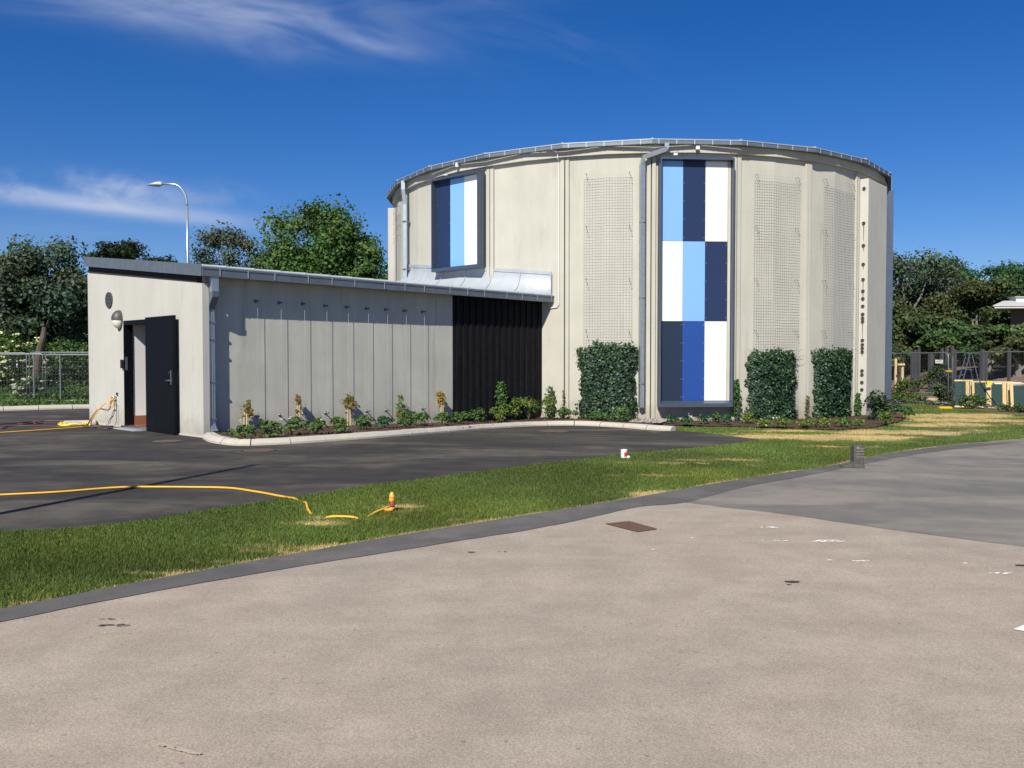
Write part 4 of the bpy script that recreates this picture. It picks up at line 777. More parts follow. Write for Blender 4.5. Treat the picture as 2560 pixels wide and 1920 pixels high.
vine(1105, 1054, 980, 'golden-leaved staked vine near the black boarding', GO, .16, 85, pts=((.62, 1), (.65, .95)), side=-.05)
vine(1253, 1050, 955, 'tall bright green vine against the black boarding', GRN, .18, 300, stake=False, ls=.075)
vine(1375, 1050, 968, 'leaning green vine on the wall right of the black boarding', [(.06, .10, .035), (.09, .14, .03), (.05, .08, .03)], .16, 150, stake=False, pts=((.1, .6), (.2, .7), (.75, 1)))
vine(1408, 1045, 975, 'dry brown vine stem at the wall joint', DRYC, .05, 60, stake=False, ls=.05)
vine(1842, 1055, 950, 'tall narrow vine beside the tall panel bay', GRN+[(.03, .07, .02)], .13, 260, stake=False)
vine(2020, 1062, 990, 'thin yellowing vine between two ivy screens', [(.16, .15, .05), (.22, .18, .06), (.09, .12, .03)], .08, 80, stake=False, ls=.06)
vine(2146, 1056, 985, 'young green vine hugging the narrow ivy screen', GRN, .12, 150, stake=False)
clump(2186, 1052, 64, 78, 'dark ivy bush growing at the foot of the flank slab', IVYC+[(.05, .10, .03)], 620, None, ls=.085, name='ivy_bush', group=None, cat='ivy', off=.0)
# ------------------------------------------------------------------ trees
def tree(name, base, height, rad, cb, nl, n, ls, cols, label, trunk=.22, bark=BARK, ry=None, seed=0, lean=(0, 0), limbs=8, lob=(.24, .40), flat=.75, group=None, kindlobe=0, hue=.25, leafmatl=LEAF, shape=.0, dens=2.4):
    r = np.random.default_rng(seed+100); root = empty(name, base, 0, label=label); root['category'] = 'tree' if 'tree' in name else 'shrub'
    if group: root['group'] = group
    ry = ry or rad; H = height; c0 = cb*H; ch = (H-c0)/2; L_ = []
    for i in range(nl):
        v = r.normal(size=3); v /= np.linalg.norm(v); q = r.uniform(.35, .86)**.6; zf = v[2]*q; wf = 1-shape*max(0, zf)
        L_.append((v[0]*q*rad*wf+lean[0]*(zf+1), v[1]*q*ry*wf+lean[1]*(zf+1), c0+ch+zf*ch, r.uniform(*lob)*min(rad, ch*1.2)))
    L_ = np.array(L_); k = r.integers(0, nl, n)
    w = L_[:, 3]**2; k = r.choice(nl, n, p=w/w.sum())
    v = r.normal(size=(n, 3)); v /= np.linalg.norm(v, axis=1, keepdims=True); rr = r.uniform(0, 1, n)**(1/dens); s = L_[k, 3][:, None]
    # each lobe breaks into sprays so that its outline is ragged
    sub = r.normal(size=(nl, 26, 3)); sub /= np.linalg.norm(sub, axis=2, keepdims=True); j = r.integers(0, 26, n); v2 = v*.55+sub[k, j]*.75
    C = L_[k, :3]+v2*s*rr[:, None]*np.array([1.08, 1.08, flat*1.1]); C[:, 2] = np.maximum(C[:, 2], .1)
    lc = r.uniform(1-hue, 1+hue, nl)[k][:, None]; lt = r.random((nl, 1))[k]; base_c = np.array(cols); c = base_c[r.integers(0, len(cols), n)]*lc*(1+r.normal(0, .2, (n, 1))); c = c*1.22; c[:, 0] *= (1+.35*(lt[:, 0]-.5))
    C[:, 2] = c0*.9+(C[:, 2]-c0*.9)*(H-c0*.9)/max(.5, np.quantile(C[:, 2], .9985)-c0*.9); C[:, 0] = lean[0]+(C[:, 0]-lean[0])*rad/max(.3, np.quantile(np.abs(C[:, 0]-lean[0]), .985))
    Nn = v2*.8+r.normal(0, .55, (n, 3))+[0, 0, .35]
    global rng; sv = rng; rng = r; leaves('crown', C, Nn, r.uniform(.6, 1.35, n)*ls, np.clip(c, .004, 1), leafmatl, root, fold=.2, aspect=.75); rng = sv
    T_ = MB(); top = Vector((lean[0]*1.2, lean[1]*1.2, c0+ch*1.1)); mid = Vector((r.normal()*.1*trunk*4, r.normal()*.1, c0*.6)); T_.tube([(0, 0, -.1), (mid.x*.3, mid.y*.3, c0*.3), mid, Vector((lean[0]*.6, lean[1]*.6, c0+ch*.4)), top], [trunk*1.25, trunk, trunk*.85, trunk*.6, trunk*.25], 8)
    for i in np.argsort(-L_[:, 3])[:limbs]:
        e = Vector(L_[i, :3]); st = Vector((lean[0]*.3, lean[1]*.3, max(c0*.7, min(e.z*.55, c0+ch)))); m = st.lerp(e, .5)+Vector((r.normal()*.3, r.normal()*.3, -.1)); T_.tube([st, m, e, e+(e-m)*.5], [trunk*.45, trunk*.28, trunk*.14, trunk*.04], 6)
        for q in range(4):
            vv = Vector(r.normal(size=3)).normalized(); ee = e+vv*L_[i, 3]*1.05; T_.tube([e.lerp(st, .1), e.lerp(ee, .6), ee], [trunk*.12, trunk*.07, .012], 4, cap=False)
    T_.obj('trunk', bark, root)
    return root
DK = [(.050, .076, .042), (.040, .062, .036), (.064, .092, .046)]; BL = [(.082, .106, .080), (.105, .130, .098), (.064, .085, .064)]; MG = [(.066, .118, .034), (.088, .145, .042), (.050, .092, .030)]; OLV = [(.068, .095, .034), (.088, .112, .040), (.05, .075, .030)]; DG2 = [(.040, .088, .036), (.052, .11, .042), (.032, .070, .030)]; BRN_ = [(.075, .080, .032), (.06, .068, .028)]
def TB(px, y, z=None): p = D(px, 900, y); return Vector((p.x, y, gh(p.x, y) if z is None else z))
hgt = lambda py, y: EYE+(900-py)/F*y
tree('broadleaf_tree', TB(95, 40), hgt(594, 40), 2.5, .26, 44, 30000, .17, BL+DK, 'tall grey-green tree behind the left fence, left of the low building', .20, seed=1, ry=2.0, flat=.8, lean=(.1, 0))
tree('broadleaf_tree', TB(10, 44), hgt(628, 44), 2.6, .22, 30, 20000, .17, DK+MG, 'darker tree at the left picture edge behind the fence', .2, seed=2, ry=2.0)
tree('broadleaf_tree', TB(180, 46), hgt(655, 46), 2.1, .15, 20, 13000, .17, DK, 'dark tree close behind the far corner of the low building', .18, seed=3, ry=1.8)
tree('conifer_tree', TB(312, 62), hgt(598, 62), 2.95, .45, 36, 22000, .22, [(.026, .040, .016), (.034, .050, .018), (.020, .032, .014)], 'dark flat-topped tree rising above the end of the low roof', .25, seed=4, ry=2.4, flat=.5, hue=.3)
tree('broadleaf_tree', TB(565, 46), hgt(556, 46), 2.25, .25, 26, 13000, .16, BL, 'loose grey-green tree right of the street lamp', .15, seed=5, ry=1.8, shape=.45, hue=.3, dens=1.8)
tree('broadleaf_tree', TB(640, 50), hgt(660, 50), 1.9, .2, 18, 9000, .17, OLV, 'low olive tree between the lamp and the tall green tree', .15, seed=6, ry=1.8)
tree('broadleaf_tree', TB(815, 46), hgt(500, 46), 3.1, .36, 60, 34000, .18, MG+[(.075, .14, .03)], 'tall fresh-green rounded tree left of the round building', .24, seed=7, ry=2.6, flat=.85, shape=-.25, hue=.25, dens=2.0, bark=BARKG)
tree('broadleaf_tree', TB(935, 43), hgt(655, 43), 1.6, .15, 18, 9000, .17, MG, 'smaller green tree touching the left flank of the round building', .15, seed=8, ry=1.5)
tree('broadleaf_tree', TB(740, 41), hgt(680, 41), 1.9, .1, 18, 9000, .16, MG+OLV, 'bushy tree behind the middle of the low roof', .15, seed=9, ry=1.6)
# bare twiggy limbs beside the green tree
q = MB(); bb = TB(700, 45); rt = empty('bare_tree', bb, label='nearly leafless twiggy tree left of the tall green tree'); rt['category'] = 'tree'
r = np.random.default_rng(5)
def twig(p, d, l, rad, dep):
    e = p+d*l; q.tube([p, p.lerp(e, .5)+Vector(r.normal(0, .04, 3)), e], [rad, rad*.8, rad*.55], 4, cap=False)
    if dep: [twig(p.lerp(e, r.uniform(.45, 1)), (d+Vector(r.normal(0, .38, 3))+Vector((0, 0, .1))).normalized(), l*r.uniform(.55, .8), rad*.55, dep-1) for _ in range(3)]
twig(Vector((0, 0, 2.2)), Vector((-.35, 0, .9)).normalized(), 3.0, .07, 4); twig(Vector((.2, 0, 2.5)), Vector((-.8, 0, .6)).normalized(), 2.2, .05, 4); q.tube([(0, 0, 0), (0, 0, 2.6)], [.12, .08], 6); q.obj('trunk', BARKG, rt)
# flowering elder and shrubs behind the left fence
def bush(name, px, y, w, h, n, ls, cols, label, seed, flowers=None, z=None):
    rt = tree(name, TB(px, y, z), h, w, .02, 16, n, ls, cols, label, .05, seed=seed, ry=w*.8, limbs=6, lob=(.35, .55)); rt['category'] = 'shrub'
    if flowers:
        r = np.random.default_rng(seed); C = []
        for i in range(flowers[1]):
            a = r.uniform(0, 6.28); zz = r.uniform(.25, 1.0); rr = w*math.sqrt(max(.05, 1-(zz-.4)**2*1.6)); C.append((math.cos(a)*rr, -abs(math.sin(a))*rr*.8, zz*h*.97))
        C = np.repeat(np.array(C), 6, 0)+r.normal(0, .045, (flowers[1]*6, 3))*[1.4, 1, .5]; leaves('flower_heads', C, r.normal(size=(len(C), 3))*.3+[0, -.5, 1], .11, pal(len(C), [flowers[0]], .08), LEAF, rt, aspect=1, kind='stuff')
    return rt
bush('elder_shrub', 20, 37, 1.75, hgt(822, 37), 7000, .13, MG, 'elder bush covered in cream flower heads behind the left fence', 21, ((.72, .70, .42), 120))
bush('green_shrub', 150, 38, 1.2, hgt(838, 38), 5000, .13, MG, 'bright green shrub right of the leaning trunk behind the fence', 22)
bush('green_shrub', 205, 39, .8, hgt(850, 39), 3000, .13, DK+MG, 'dark shrub against the far corner of the low building', 23)
bush('low_shrub', 75, 32, .55, hgt(935, 32), 2200, .09, [(.06, .10, .05), (.08, .12, .05)], 'low pale-flowering weeds behind the fence by the trunk', 24, ((.6, .6, .5), 14))
bush('low_shrub', 165, 31.5, 1.3, hgt(955, 31.5), 3800, .09, [(.05, .09, .04), (.07, .12, .05)], 'low leafy thicket behind the right end of the left fence', 25)
q = MB().tube([TB(87, 34)+Vector((-.05, 0, 0)), TB(90, 34)+Vector((.0, 0, 1.0)), TB(97, 34)+Vector((.05, 0, 2.0)), TB(103, 34)+Vector((.1, 0, 2.5)), TB(106, 34)+Vector((.1, 0, 2.9))], [.19, .16, .14, .12, .08], 10); lt = q.obj('leaning_trunk', BARK, None); tag(lt, 'leaning pale trunk standing behind the left fence', 'tree trunk')
# verge weeds left
n = 24000; x = rng.uniform(-34, -8, n); y = rng.uniform(28.4, 40, n); kl = [KL0-KD*30, KL0, KL1, KL1+KD*9]; kx = [p.x for p in kl]; ky = [p.y for p in kl]; k = y > np.interp(x, kx, ky)+.3; x = x[k]; y = y[k]; n = len(x)
hgt_ = .22+.35*vnoise(x, y, .7, 8)*(y > 30); C = np.stack([x, y, hgt_*rng.random(n)], 1)
leaves('verge_weeds', C, rng.normal(0, .5, (n, 3))+[0, -.5, .4], rng.uniform(.08, .2, n), pal(n, [(.07, .13, .025), (.10, .16, .03), (.05, .10, .02)]), LEAF, None, aspect=.35, kind='stuff', label='rough green weeds of the verge behind the left kerb')
# right-hand woodland, tree by tree
wood = [(2262, 60, 622, 3.6, BL+OLV, 'grey-green tree next to the right flank of the round building'), (2332, 66, 640, 3.2, BL, 'pale grey tree, second from the round building in the right wood'), (2395, 72, 652, 3.6, DG2, 'dark green tree in the middle of the right wood'), (2440, 60, 690, 3.3, BRN_+OLV, 'brown-green tree in front of the dark one in the right wood'),
        (2480, 78, 655, 3.8, DG2+[(.03, .08, .03)], 'deep green rounded tree behind the pale roof'), (2545, 80, 690, 3.9, DG2+MG, 'green tree at the right picture edge above the pale roof'), (2300, 58, 760, 3.2, OLV, 'olive tree low beside the round building in the right wood'), (2375, 57, 790, 3.2, DK+MG, 'dark lower tree behind the bench'),
        (2470, 50, 806, 3.0, OLV+MG, 'olive lower tree under the eaves of the pale roof'), (2545, 49, 818, 2.7, BRN_+OLV, 'brown-green lower tree at the right picture edge'), (2215, 64, 700, 3.4, DK, 'dark tree partly hidden by the round building'), (2620, 62, 760, 3.6, OLV, 'olive tree just beyond the right picture edge'), (2425, 66, 745, 3.0, OLV+DK, 'olive tree between two darker ones in the right wood')]
for i, (px, y, py, rd, cols, lab) in enumerate(wood): tree('woodland_tree', TB(px, y), hgt(py, y), rd, .42 if py > 775 else (.2 if py > 740 else .25), 34, 15500, .23, cols, lab, .22, seed=40+i, ry=rd*.8, hue=.35, flat=.62, limbs=7, bark=BARKG, group='trees of the right-hand wood', lob=(.20, .38))
# far wood closing the gaps behind
n = 26000; x = np.concatenate([rng.uniform(20, 75, n), rng.uniform(-75, -12, n)]); y = rng.uniform(88, 98, 2*n); top = 5.5+2.5*vnoise(x, y*0, .18, 3)+1.6*vnoise(x, y*0, .7, 4); top[n:] = 3.2+1.6*vnoise(x[n:], y[n:]*0, .3, 5); z = top*rng.random(2*n)
leaves('far_wood', np.stack([x, y, z], 1), rng.normal(0, .6, (2*n, 3))+[0, -.7, .5], .65, pal(2*n, DK+DG2), LEAF, None, kind='stuff', label='dark wood closing the view far behind')
# ------------------------------------------------------------------ street lamp behind, slim post whose shadow crosses the yard
def lamp(name, b, h, label, arm=1.35, dirx=-1):
    rt = empty(name, b, label=label); rt['category'] = 'street lamp'
    MB().lathe([(.085, 0), (.085, 1.0), (.065, 1.05), (.055, h*.6), (.042, h-.9)], 12).obj('pole', PIPE, rt, smooth=True)
    pth = [Vector((0, 0, h-.9))]+[Vector((dirx*.55*(1-math.cos(a)), 0, h-.9+.85*math.sin(a))) for a in np.linspace(.1, math.pi/2, 8)]+[Vector((dirx*arm*.8, 0, h-.03))]
    MB().tube(pth, .038, 8).obj('arm', PIPE, rt, smooth=True)
    q = MB(); x0 = dirx*arm*.72; q.prism([(x0, 0, h+.04), (x0+dirx*.12, 0, h+.12), (x0+dirx*.42, 0, h-.0), (x0+dirx*.60, 0, h-.09), (x0+dirx*.25, 0, h-.13), (x0, 0, h-.09)], (0, .001, 0))
    q = MB(); prof = [(0, .06, .07), (.12, .10, .11), (.30, .14, .08), (.60, .05, .015)]; V = []; Fs = []
    for t, wy, wz in prof:
        for j in range(8):
            a = 2*math.pi*j/8; V.append((x0+dirx*t, wy*math.cos(a), h-.03-t*.08+wz*math.sin(a)))
    for i in range(3):
        for j in range(8): Fs.append((i*8+j, i*8+(j+1) % 8, (i+1)*8+(j+1) % 8, (i+1)*8+j))
    Fs += [tuple(range(8)), tuple(range(24, 32))]; q.add(V, Fs).obj('lamp_head', ZINCL, rt, smooth=True)
    return rt
yl = 34.0; lb = TB(472, yl); lamp('street_lamp', lb, hgt(449, yl), 'tall grey street lamp with curved arm rising behind the low roof')
s0 = G(640, 1163); s1 = G(0, 1285); dr = (s0-s1).normalized(); HP = 8.0; pl = s0-dr*(HP/math.tan(R_(SUN_EL))); rt = empty('lamp_post', (pl.x, pl.y, 0), label='plain grey post whose thin shadow lies across the yard'); rt['category'] = 'post'
MB().lathe([(.085, 0), (.07, 3), (.055, HP)], 12).obj('pole', PIPE, rt); MB().lathe([(.06, HP), (.03, HP+.03)], 12).obj('cap', BLACK2, rt)
# ------------------------------------------------------------------ mesh fences
def fence_panel(p0, p1, h, label, z0=.09, zz=None, mesh=True, cols_=.085, rows=9, group='site fence panels', rad=.02, rc=.18, sticker=False):
    p0 = Vector(p0); p1 = Vector(p1); L = (p1-p0).length; zg = (gh(*p0)+gh(*p1))/2 if zz is None else zz; rt = empty('mesh_fence', (p0.x, p0.y, zg), math.atan2(p1.y-p0.y, p1.x-p0.x), label=label, group=group); rt['category'] = 'fence panel'
    ca = [Vector((.02, 0, z0)), Vector((.02, 0, h-rc))]+[Vector((.02+rc*(1-math.cos(a)), 0, h-rc+rc*math.sin(a))) for a in (.5, 1.0, 1.57)]
    cb_ = [Vector((L-p.x, 0, p.z)) for p in ca][::-1]; MB().tube(ca+cb_, rad, 8).obj('frame', FENCEM, rt, smooth=True); MB().tube([(.02, 0, z0+.03), (L-.02, 0, z0+.03)], rad*.9, 8).obj('bottom_rail', FENCEM, rt, smooth=True)
    q = MB(); n = int(L/cols_); w = .0013
    for i in range(1, n): x = .02+(L-.04)*i/n; q.box(x-w, x+w, -w, w, z0+.03, h)
    for j in range(1, rows): z = z0+(h-z0)*j/rows; q.box(.02, L-.02, -w*1.2, w*1.2, z-w, z+w)
    q.obj('wire_mesh', FWIRE, rt, kind='stuff'); return rt, L
fr0, fr1, fr2, fr3 = G(2130, 1001).xy, G(2371, 1016).xy, G(2379, 1016.5).xy, G(2640, 1040).xy
fd = (fr3-fr2).normalized(); e1 = fr2+fd*5.2
HF = 2.02
P_a, La = fence_panel(fr1-(fr1-fr0).normalized()*3.5, fr1, HF, 'mesh fence panel with white sticker between round building and stepladder')
P_b, Lb = fence_panel(fr2, e1, HF, 'mesh fence panel before the green timber-framed boards')
fence_panel(e1+fd*.08, e1+fd*3.6, HF, 'mesh fence panel running out of the picture on the right')
fence_panel(fr1-(fr1-fr0).normalized()*7.1, fr1-(fr1-fr0).normalized()*3.58, HF, 'mesh fence panel hidden behind the round building')
st = MB().box(La-.62, La-.26, -.035, -.026, HF-.40, HF-.26).obj('sign_plate', WHITEP, P_a)
q = MB()
for i in range(9): q.box(La-.58+i*.030, La-.58+i*.030+.021, -.0375, -.0355, HF-.355+i*.004, HF-.325+i*.006)
q.obj('sticker_print', mat('faded_print', (.30, .31, .31), .6), st, kind='stuff')
MB().box(La-.12, La+.16, -.04, .04, 1.30, 1.36).obj('panel_clamp', mat('yellow_paint', (.70, .42, .02), .5), P_a, bevel=.008)
YP = MT['yellow_paint']
fb = G(2364, 1022); rt = MB().prism([(-.36, -.1, 0), (.30, -.1, 0), (.34, -.1, .06), (.28, -.1, .13), (-.30, -.1, .13), (-.36, -.1, .07)], (0, .22, 0)).obj('support_block', YP, None, bevel=.015); rt.location = fb; rt.scale = (.62, .8, .62); tag(rt, 'yellow foot block under the joint of the right fence panels', 'fence foot')
# left fence behind the far kerb: two runs with their top tubes close together
lf0 = D(-420, 900, 30.2); lf1 = D(215, 900, 30.2)
def lfence(y, xa, xb, hs, lab, hh0=1.80):
    L = xb-xa; n = max(1, int(round(L/3.5)))
    for i in range(n): fence_panel((xa+i*L/n, y), (xa+(i+1)*L/n-.06, y+.0), hh0+hs[i % len(hs)], lab[i], zz=0, cols_=.10, rows=7, group='mesh fence panels behind the left kerb', rc=.1, rad=.017)
xa = D(-110, 900, 30.3).x; xb = D(262, 900, 30.3).x
lfence(30.2, xa, xb, (0, .02), ['mesh fence panel at the left picture edge, front row', 'mesh fence panel ending at the low building, front row'])
lfence(30.45, xa+1.2, xb+.9, (-.05, -.03), ['mesh fence panel at the left picture edge, second row', 'mesh fence panel ending at the low building, second row'])
lfence(30.7, xa+.3, xb+.3, (-.02, -.07), ['mesh fence panel at the left picture edge, rear row', 'mesh fence panel ending at the low building, rear row'])
for px in (84, 150):
    p = D(px, 900, 30.1); o = MB().tube([(0, 0, 0), (0, 0, 1.75)], .022, 6).obj('fence_post', FENCEM, None); o.location = (p.x, p.y, 0); tag(o, 'thin pale post %s' % ('beside the leaning trunk, left fence' if px < 100 else 'in the left fence before the thicket'), 'post', 'posts of the left fence')
# dark picket fence further back on the left, picket by picket
pk = empty('picket_fence', (D(-30, 900, 42).x, 42, 0), label='dark upright picket fence seen through the left mesh fence'); pk['category'] = 'fence'
DKW = mat('dark_picket', (.022, .022, .026), .8, var=.2)
Lp = D(240, 900, 42).x-D(-30, 900, 42).x
for i in range(int(Lp/.16)): MB().box(i*.16, i*.16+.085, 0, .025, .35, 1.72-.02*(i % 3)).obj('picket', DKW, pk)
for z in (.55, 1.4): MB().box(0, Lp, .026, .06, z, z+.07).obj('rail', DKW, pk)
o = MB().tube([(0, 0, 0), (0, 0, 1.2)], .035, 6).obj('marker_stake', TIMB, None); o.location = D(43, 952, 38)*1; o.location.z = 0; tag(o, 'yellow wooden stake behind the left fence', 'stake')
# pale house glimpsed behind the left trees
hb = D(190, 900, 58); hs_ = empty('house', (hb.x, 58, 0), .12, label='pale house with dark windows glimpsed through the left trees'); hs_['category'] = 'house'
MB().box(-9, 5, 0, 6, 0, 5.4).obj('wall', OFFW, hs_); q = MB(); q.prism([(-9.4, -.4, 5.4), (-9.4, 6.4, 5.4), (-9.4, 3, 7.0)], (14.8, 0, 0)).obj('roof', mat('brick_roof', (.16, .10, .08), .9, var=.1), hs_)
for x in (-7.5, -5, -2.5, 0, 2.5):
    for z in (.9, 3.4): w = MB().box(x, x+1.3, -.05, .03, z, z+1.4).obj('window', WHITEP, hs_); MB().box(x+.08, x+1.22, -.065, -.052, z+.08, z+1.32).obj('pane', GLASSD, w)
# ------------------------------------------------------------------ hoses
def hose(name, pts, r, m, label, n=8, lift=0):
    P = []
    for p in pts:
        if len(p) == 3: v = G(p[0], p[1], .0); v.z += p[2]
        else: v = G(p[0], p[1], 0)
        P.append(v+Vector((0, 0, r+.006)))
    P = [Vector(p) for p in P]; sp = []
    for i in range(len(P)-1):
        p0, p1, p2, p3 = P[max(i-1, 0)], P[i], P[i+1], P[min(i+2, len(P)-1)]
        for k in range(n):
            t = k/n; sp.append(.5*((2*p1)+(-p0+p2)*t+(2*p0-5*p1+4*p2-p3)*t*t+(-p0+3*p1-3*p2+p3)*t**3))
    sp.append(P[-1]); sp = [Vector((p.x+.006*mnoise.noise(p*3), p.y+.012*mnoise.noise(p*2.1+Vector((9, 0, 0))), p.z)) for p in sp]
    o = MB().tube(sp, r, 8).obj(name, m, None, smooth=True); return tag(o, label, 'hose')
tw = al(-.10, ty-.02, tz-.10); 
hose('garden_hose', [(-1000, 1262), (-500, 1258), (-120, 1246), (0, 1241), (140, 1234), (300, 1222), (400, 1221), (560, 1223), (640, 1233), (715, 1247), (735, 1250, .0), (752, 1254, -.02), (765, 1263, .005), (772, 1280, .0), (785, 1290, -.03), (805, 1295, -.03), (830, 1296, .0), (880, 1297.5, .0), (905, 1297, -.03), (925, 1291, -.01), (945, 1285, .01), (968, 1279, .02)], .0125, HOSEY, 'yellow hose crossing the yard and lawn to the orange stand')
def hose3(name, P, r, m, label, n=8):
    P = [Vector(p) for p in P]; sp = []
    for i in range(len(P)-1):
        p0, p1, p2, p3 = P[max(i-1, 0)], P[i], P[i+1], P[min(i+2, len(P)-1)]
        for k in range(n):
            t = k/n; sp.append(.5*((2*p1)+(-p0+p2)*t+(2*p0-5*p1+4*p2-p3)*t*t+(-p0+3*p1-3*p2+p3)*t**3))
    sp.append(P[-1]); return tag(MB().tube(sp, r, 8).obj(name, m, None, smooth=True), label, 'hose')
up = lambda px, py, z=.02: G(px, py)+Vector((0, 0, z))
hose3('garden_hose', [tw, tw+Vector((0, 0, -.12)), al(-.22, ty+.10, .55), al(-.40, ty+.35, .22), up(225, 1066), up(200, 1070), up(90, 1078), up(0, 1084), up(-80, 1090), up(-300, 1098), up(-600, 1110)], .013, HOSEY, 'orange-yellow hose hanging from the tap and running off to the left')
hose3('garden_hose', [al(-.10, ty+.06, tz-.12), al(-.14, ty+.1, tz-.3), al(-.3, ty+.3, .4), al(-.45, ty+.5, .05), up(232, 1066), up(262, 1074), up(300, 1070), al(-.1, 3.0, .09), al(.3, 2.8, .09)], .014, HOSER, 'brown hose looping from the tap into the open doorway')
hose3('power_cable', [al(-.03, ty-.08, tz-.2), al(-.04, ty-.10, .5), al(-.08, ty-.12, .06), up(262, 1068), up(232, 1072), up(205, 1070)], .006, BLACK2, 'thin dark cable hanging down the wall below the tap')
hose3('garden_hose', [up(-420, 1080), up(-60, 1066), up(0, 1062), up(42, 1059), up(75, 1056), up(90, 1058), up(60, 1062), up(45, 1061), up(85, 1055.5), up(105, 1059), up(85, 1061), up(100, 1055), up(150, 1054), up(222, 1053)], .014, HOSER, 'red-brown hose lying in a tangle on the yard at the left')
hose3('garden_hose', [up(-380, 1068), up(-60, 1064), up(0, 1073), up(20, 1068), up(70, 1066.5), up(140, 1068.5), up(180, 1068), up(235, 1069), up(290, 1066), up(330, 1060)], .013, HOSER, 'dark red hose lying between the tangle and the yellow coil')
cl = []
for i in range(46): t = i/45*math.pi*6; cl.append(up(183+36*math.cos(t)*(.6+.4*i/45)+6*math.sin(i), 1064.5+3.2*math.sin(t)*(.6+.4*i/45), .02+.012*(i % 5)))
hose3('hose_coil', cl, .016, HOSEB, 'flat coil of bright yellow hose by the corner of the low building', 3)
o = MB().box(-.35, .35, -.14, .14, 0, .11).obj('kerb_piece', KERB, None, bevel=.03); o.location = G(200, 1063); o.rotation_euler = (0, 0, R_(25)); tag(o, 'short loose kerb stone beside the yellow hose coil', 'kerb stone')
# orange hose stand / riser with tape
sb = G(978, 1281); rt = empty('hose_stand', sb, R_(8), label='orange-yellow taped hose stand standing upright in the lawn'); rt['category'] = 'hose stand'; rt.scale = (.66, .66, .58)
MB().tube([(-.10, 0, .035), (-.03, 0, .045), (.005, 0, .05), (.022, 0, .10)], [.028, .034, .038, .034], 10).obj('elbow', ORNG, rt, smooth=True)
MB().lathe([(.030, .085), (.036, .10), (.037, .20)], 12, c=(.018, 0, 0)).obj('grey_grip', DGREY, rt, smooth=True)
MB().lathe([(.039, .125), (.040, .165), (.038, .168)], 12, c=(.018, 0, 0)).obj('red_tape', REDP, rt)
MB().lathe([(.034, .185), (.044, .20), (.045, .245), (.042, .28), (.036, .315), (.024, .345), (.010, .36)], 12, c=(.012, 0, 0)).obj('nozzle', mat('amber_plastic', (.80, .44, .05), .4), rt, smooth=True)
MB().lathe([(.0455, .255), (.0455, .268), (.043, .27)], 12, c=(.012, 0, 0)).obj('orange_ring', mat('orange_ring', (.70, .12, .02), .5), rt)
0 and MB().lathe([(.036, .0), (.04, .05)], 10, c=(-.115, 0, .0), M=Matrix.Translation((0, 0, .035)) @ Matrix.Rotation(R_(80), 4, 'Y') @ Matrix.Translation((0, 0, -.05))) 
# paint tin
pb = G(1560, 1145); rt = empty('paint_bucket', pb, label='white paint bucket with red label at the edge of the yard'); rt['category'] = 'bucket'; rt.scale = (.68, .68, .66)
MB().lathe([(.072, 0), (.078, .19), (.082, .192), (.082, .205), (.072, .205), (.068, .196)], 20).obj('bucket_body', WHITEP, rt, smooth=False)
q = MB(); V = []; 
for i in range(9):
    a = R_(-95+i*9); V += [(.0775*math.cos(a), .0775*math.sin(a), .04), (.0795*math.cos(a), .0795*math.sin(a), .145)]
q.add(V, [(2*i, 2*i+2, 2*i+3, 2*i+1) for i in range(8)]).obj('red_label', REDP, rt)
MB().tube([(.082*math.cos(a), .082*math.sin(a)*1, .19-.09*math.sin(a*.5+0)) for a in np.linspace(math.pi*.2, math.pi*.8, 9)], .003, 5).obj('handle', STEEL, rt)
o = MB().lathe([(.02, 0), (.03, .015), (.022, .04), (.006, .045)], 10).obj('crumpled_paper', WHITEP, None, smooth=True); o.location = G(1571, 1146); tag(o, 'small white crumpled scrap beside the paint bucket', 'litter')
# grey L-shaped foot at the lawn edge
hb_ = G(2130, 1170); k = F/hb_.y; FOOT = mat('weathered_rubber', (.085, .08, .07), .9, var=.25, scale=18, streak=(6, 6, 60, .22), bump=.5, bscale=60)
rt = empty('weathered_block', hb_, R_(2), label='grey weathered L-shaped foot block standing on the lawn edge'); rt['category'] = 'foot block'; rt.scale = (1.2, 1.2, 1.05)
MB().prism([(-.02, -.05, 0), (.13, -.05, 0), (.135, -.05, .32), (.005, -.05, .325), (.0, -.05, .09), (-.03, -.05, .06)], (0, .11, 0)).obj('upright', FOOT, rt, bevel=.012)
MB().prism([(-.125, -.07, .006), (.132, -.07, .0), (.132, -.07, .055), (-.02, -.07, .065), (-.125, -.07, .03)], (0, .16, 0)).obj('sole', FOOT, rt, bevel=.01)
for z in (.16, .20, .24, .275): MB().box(.03, .128, -.056, -.051, z, z+.008).obj('groove', mat('pale_scrape', (.26, .24, .20), .9) if 'pale_scrape' not in MT else MT['pale_scrape'], rt)
MB().box(.035, .06, -.055, -.051, .285, .305).obj('chip', MT['pale_scrape'], rt)
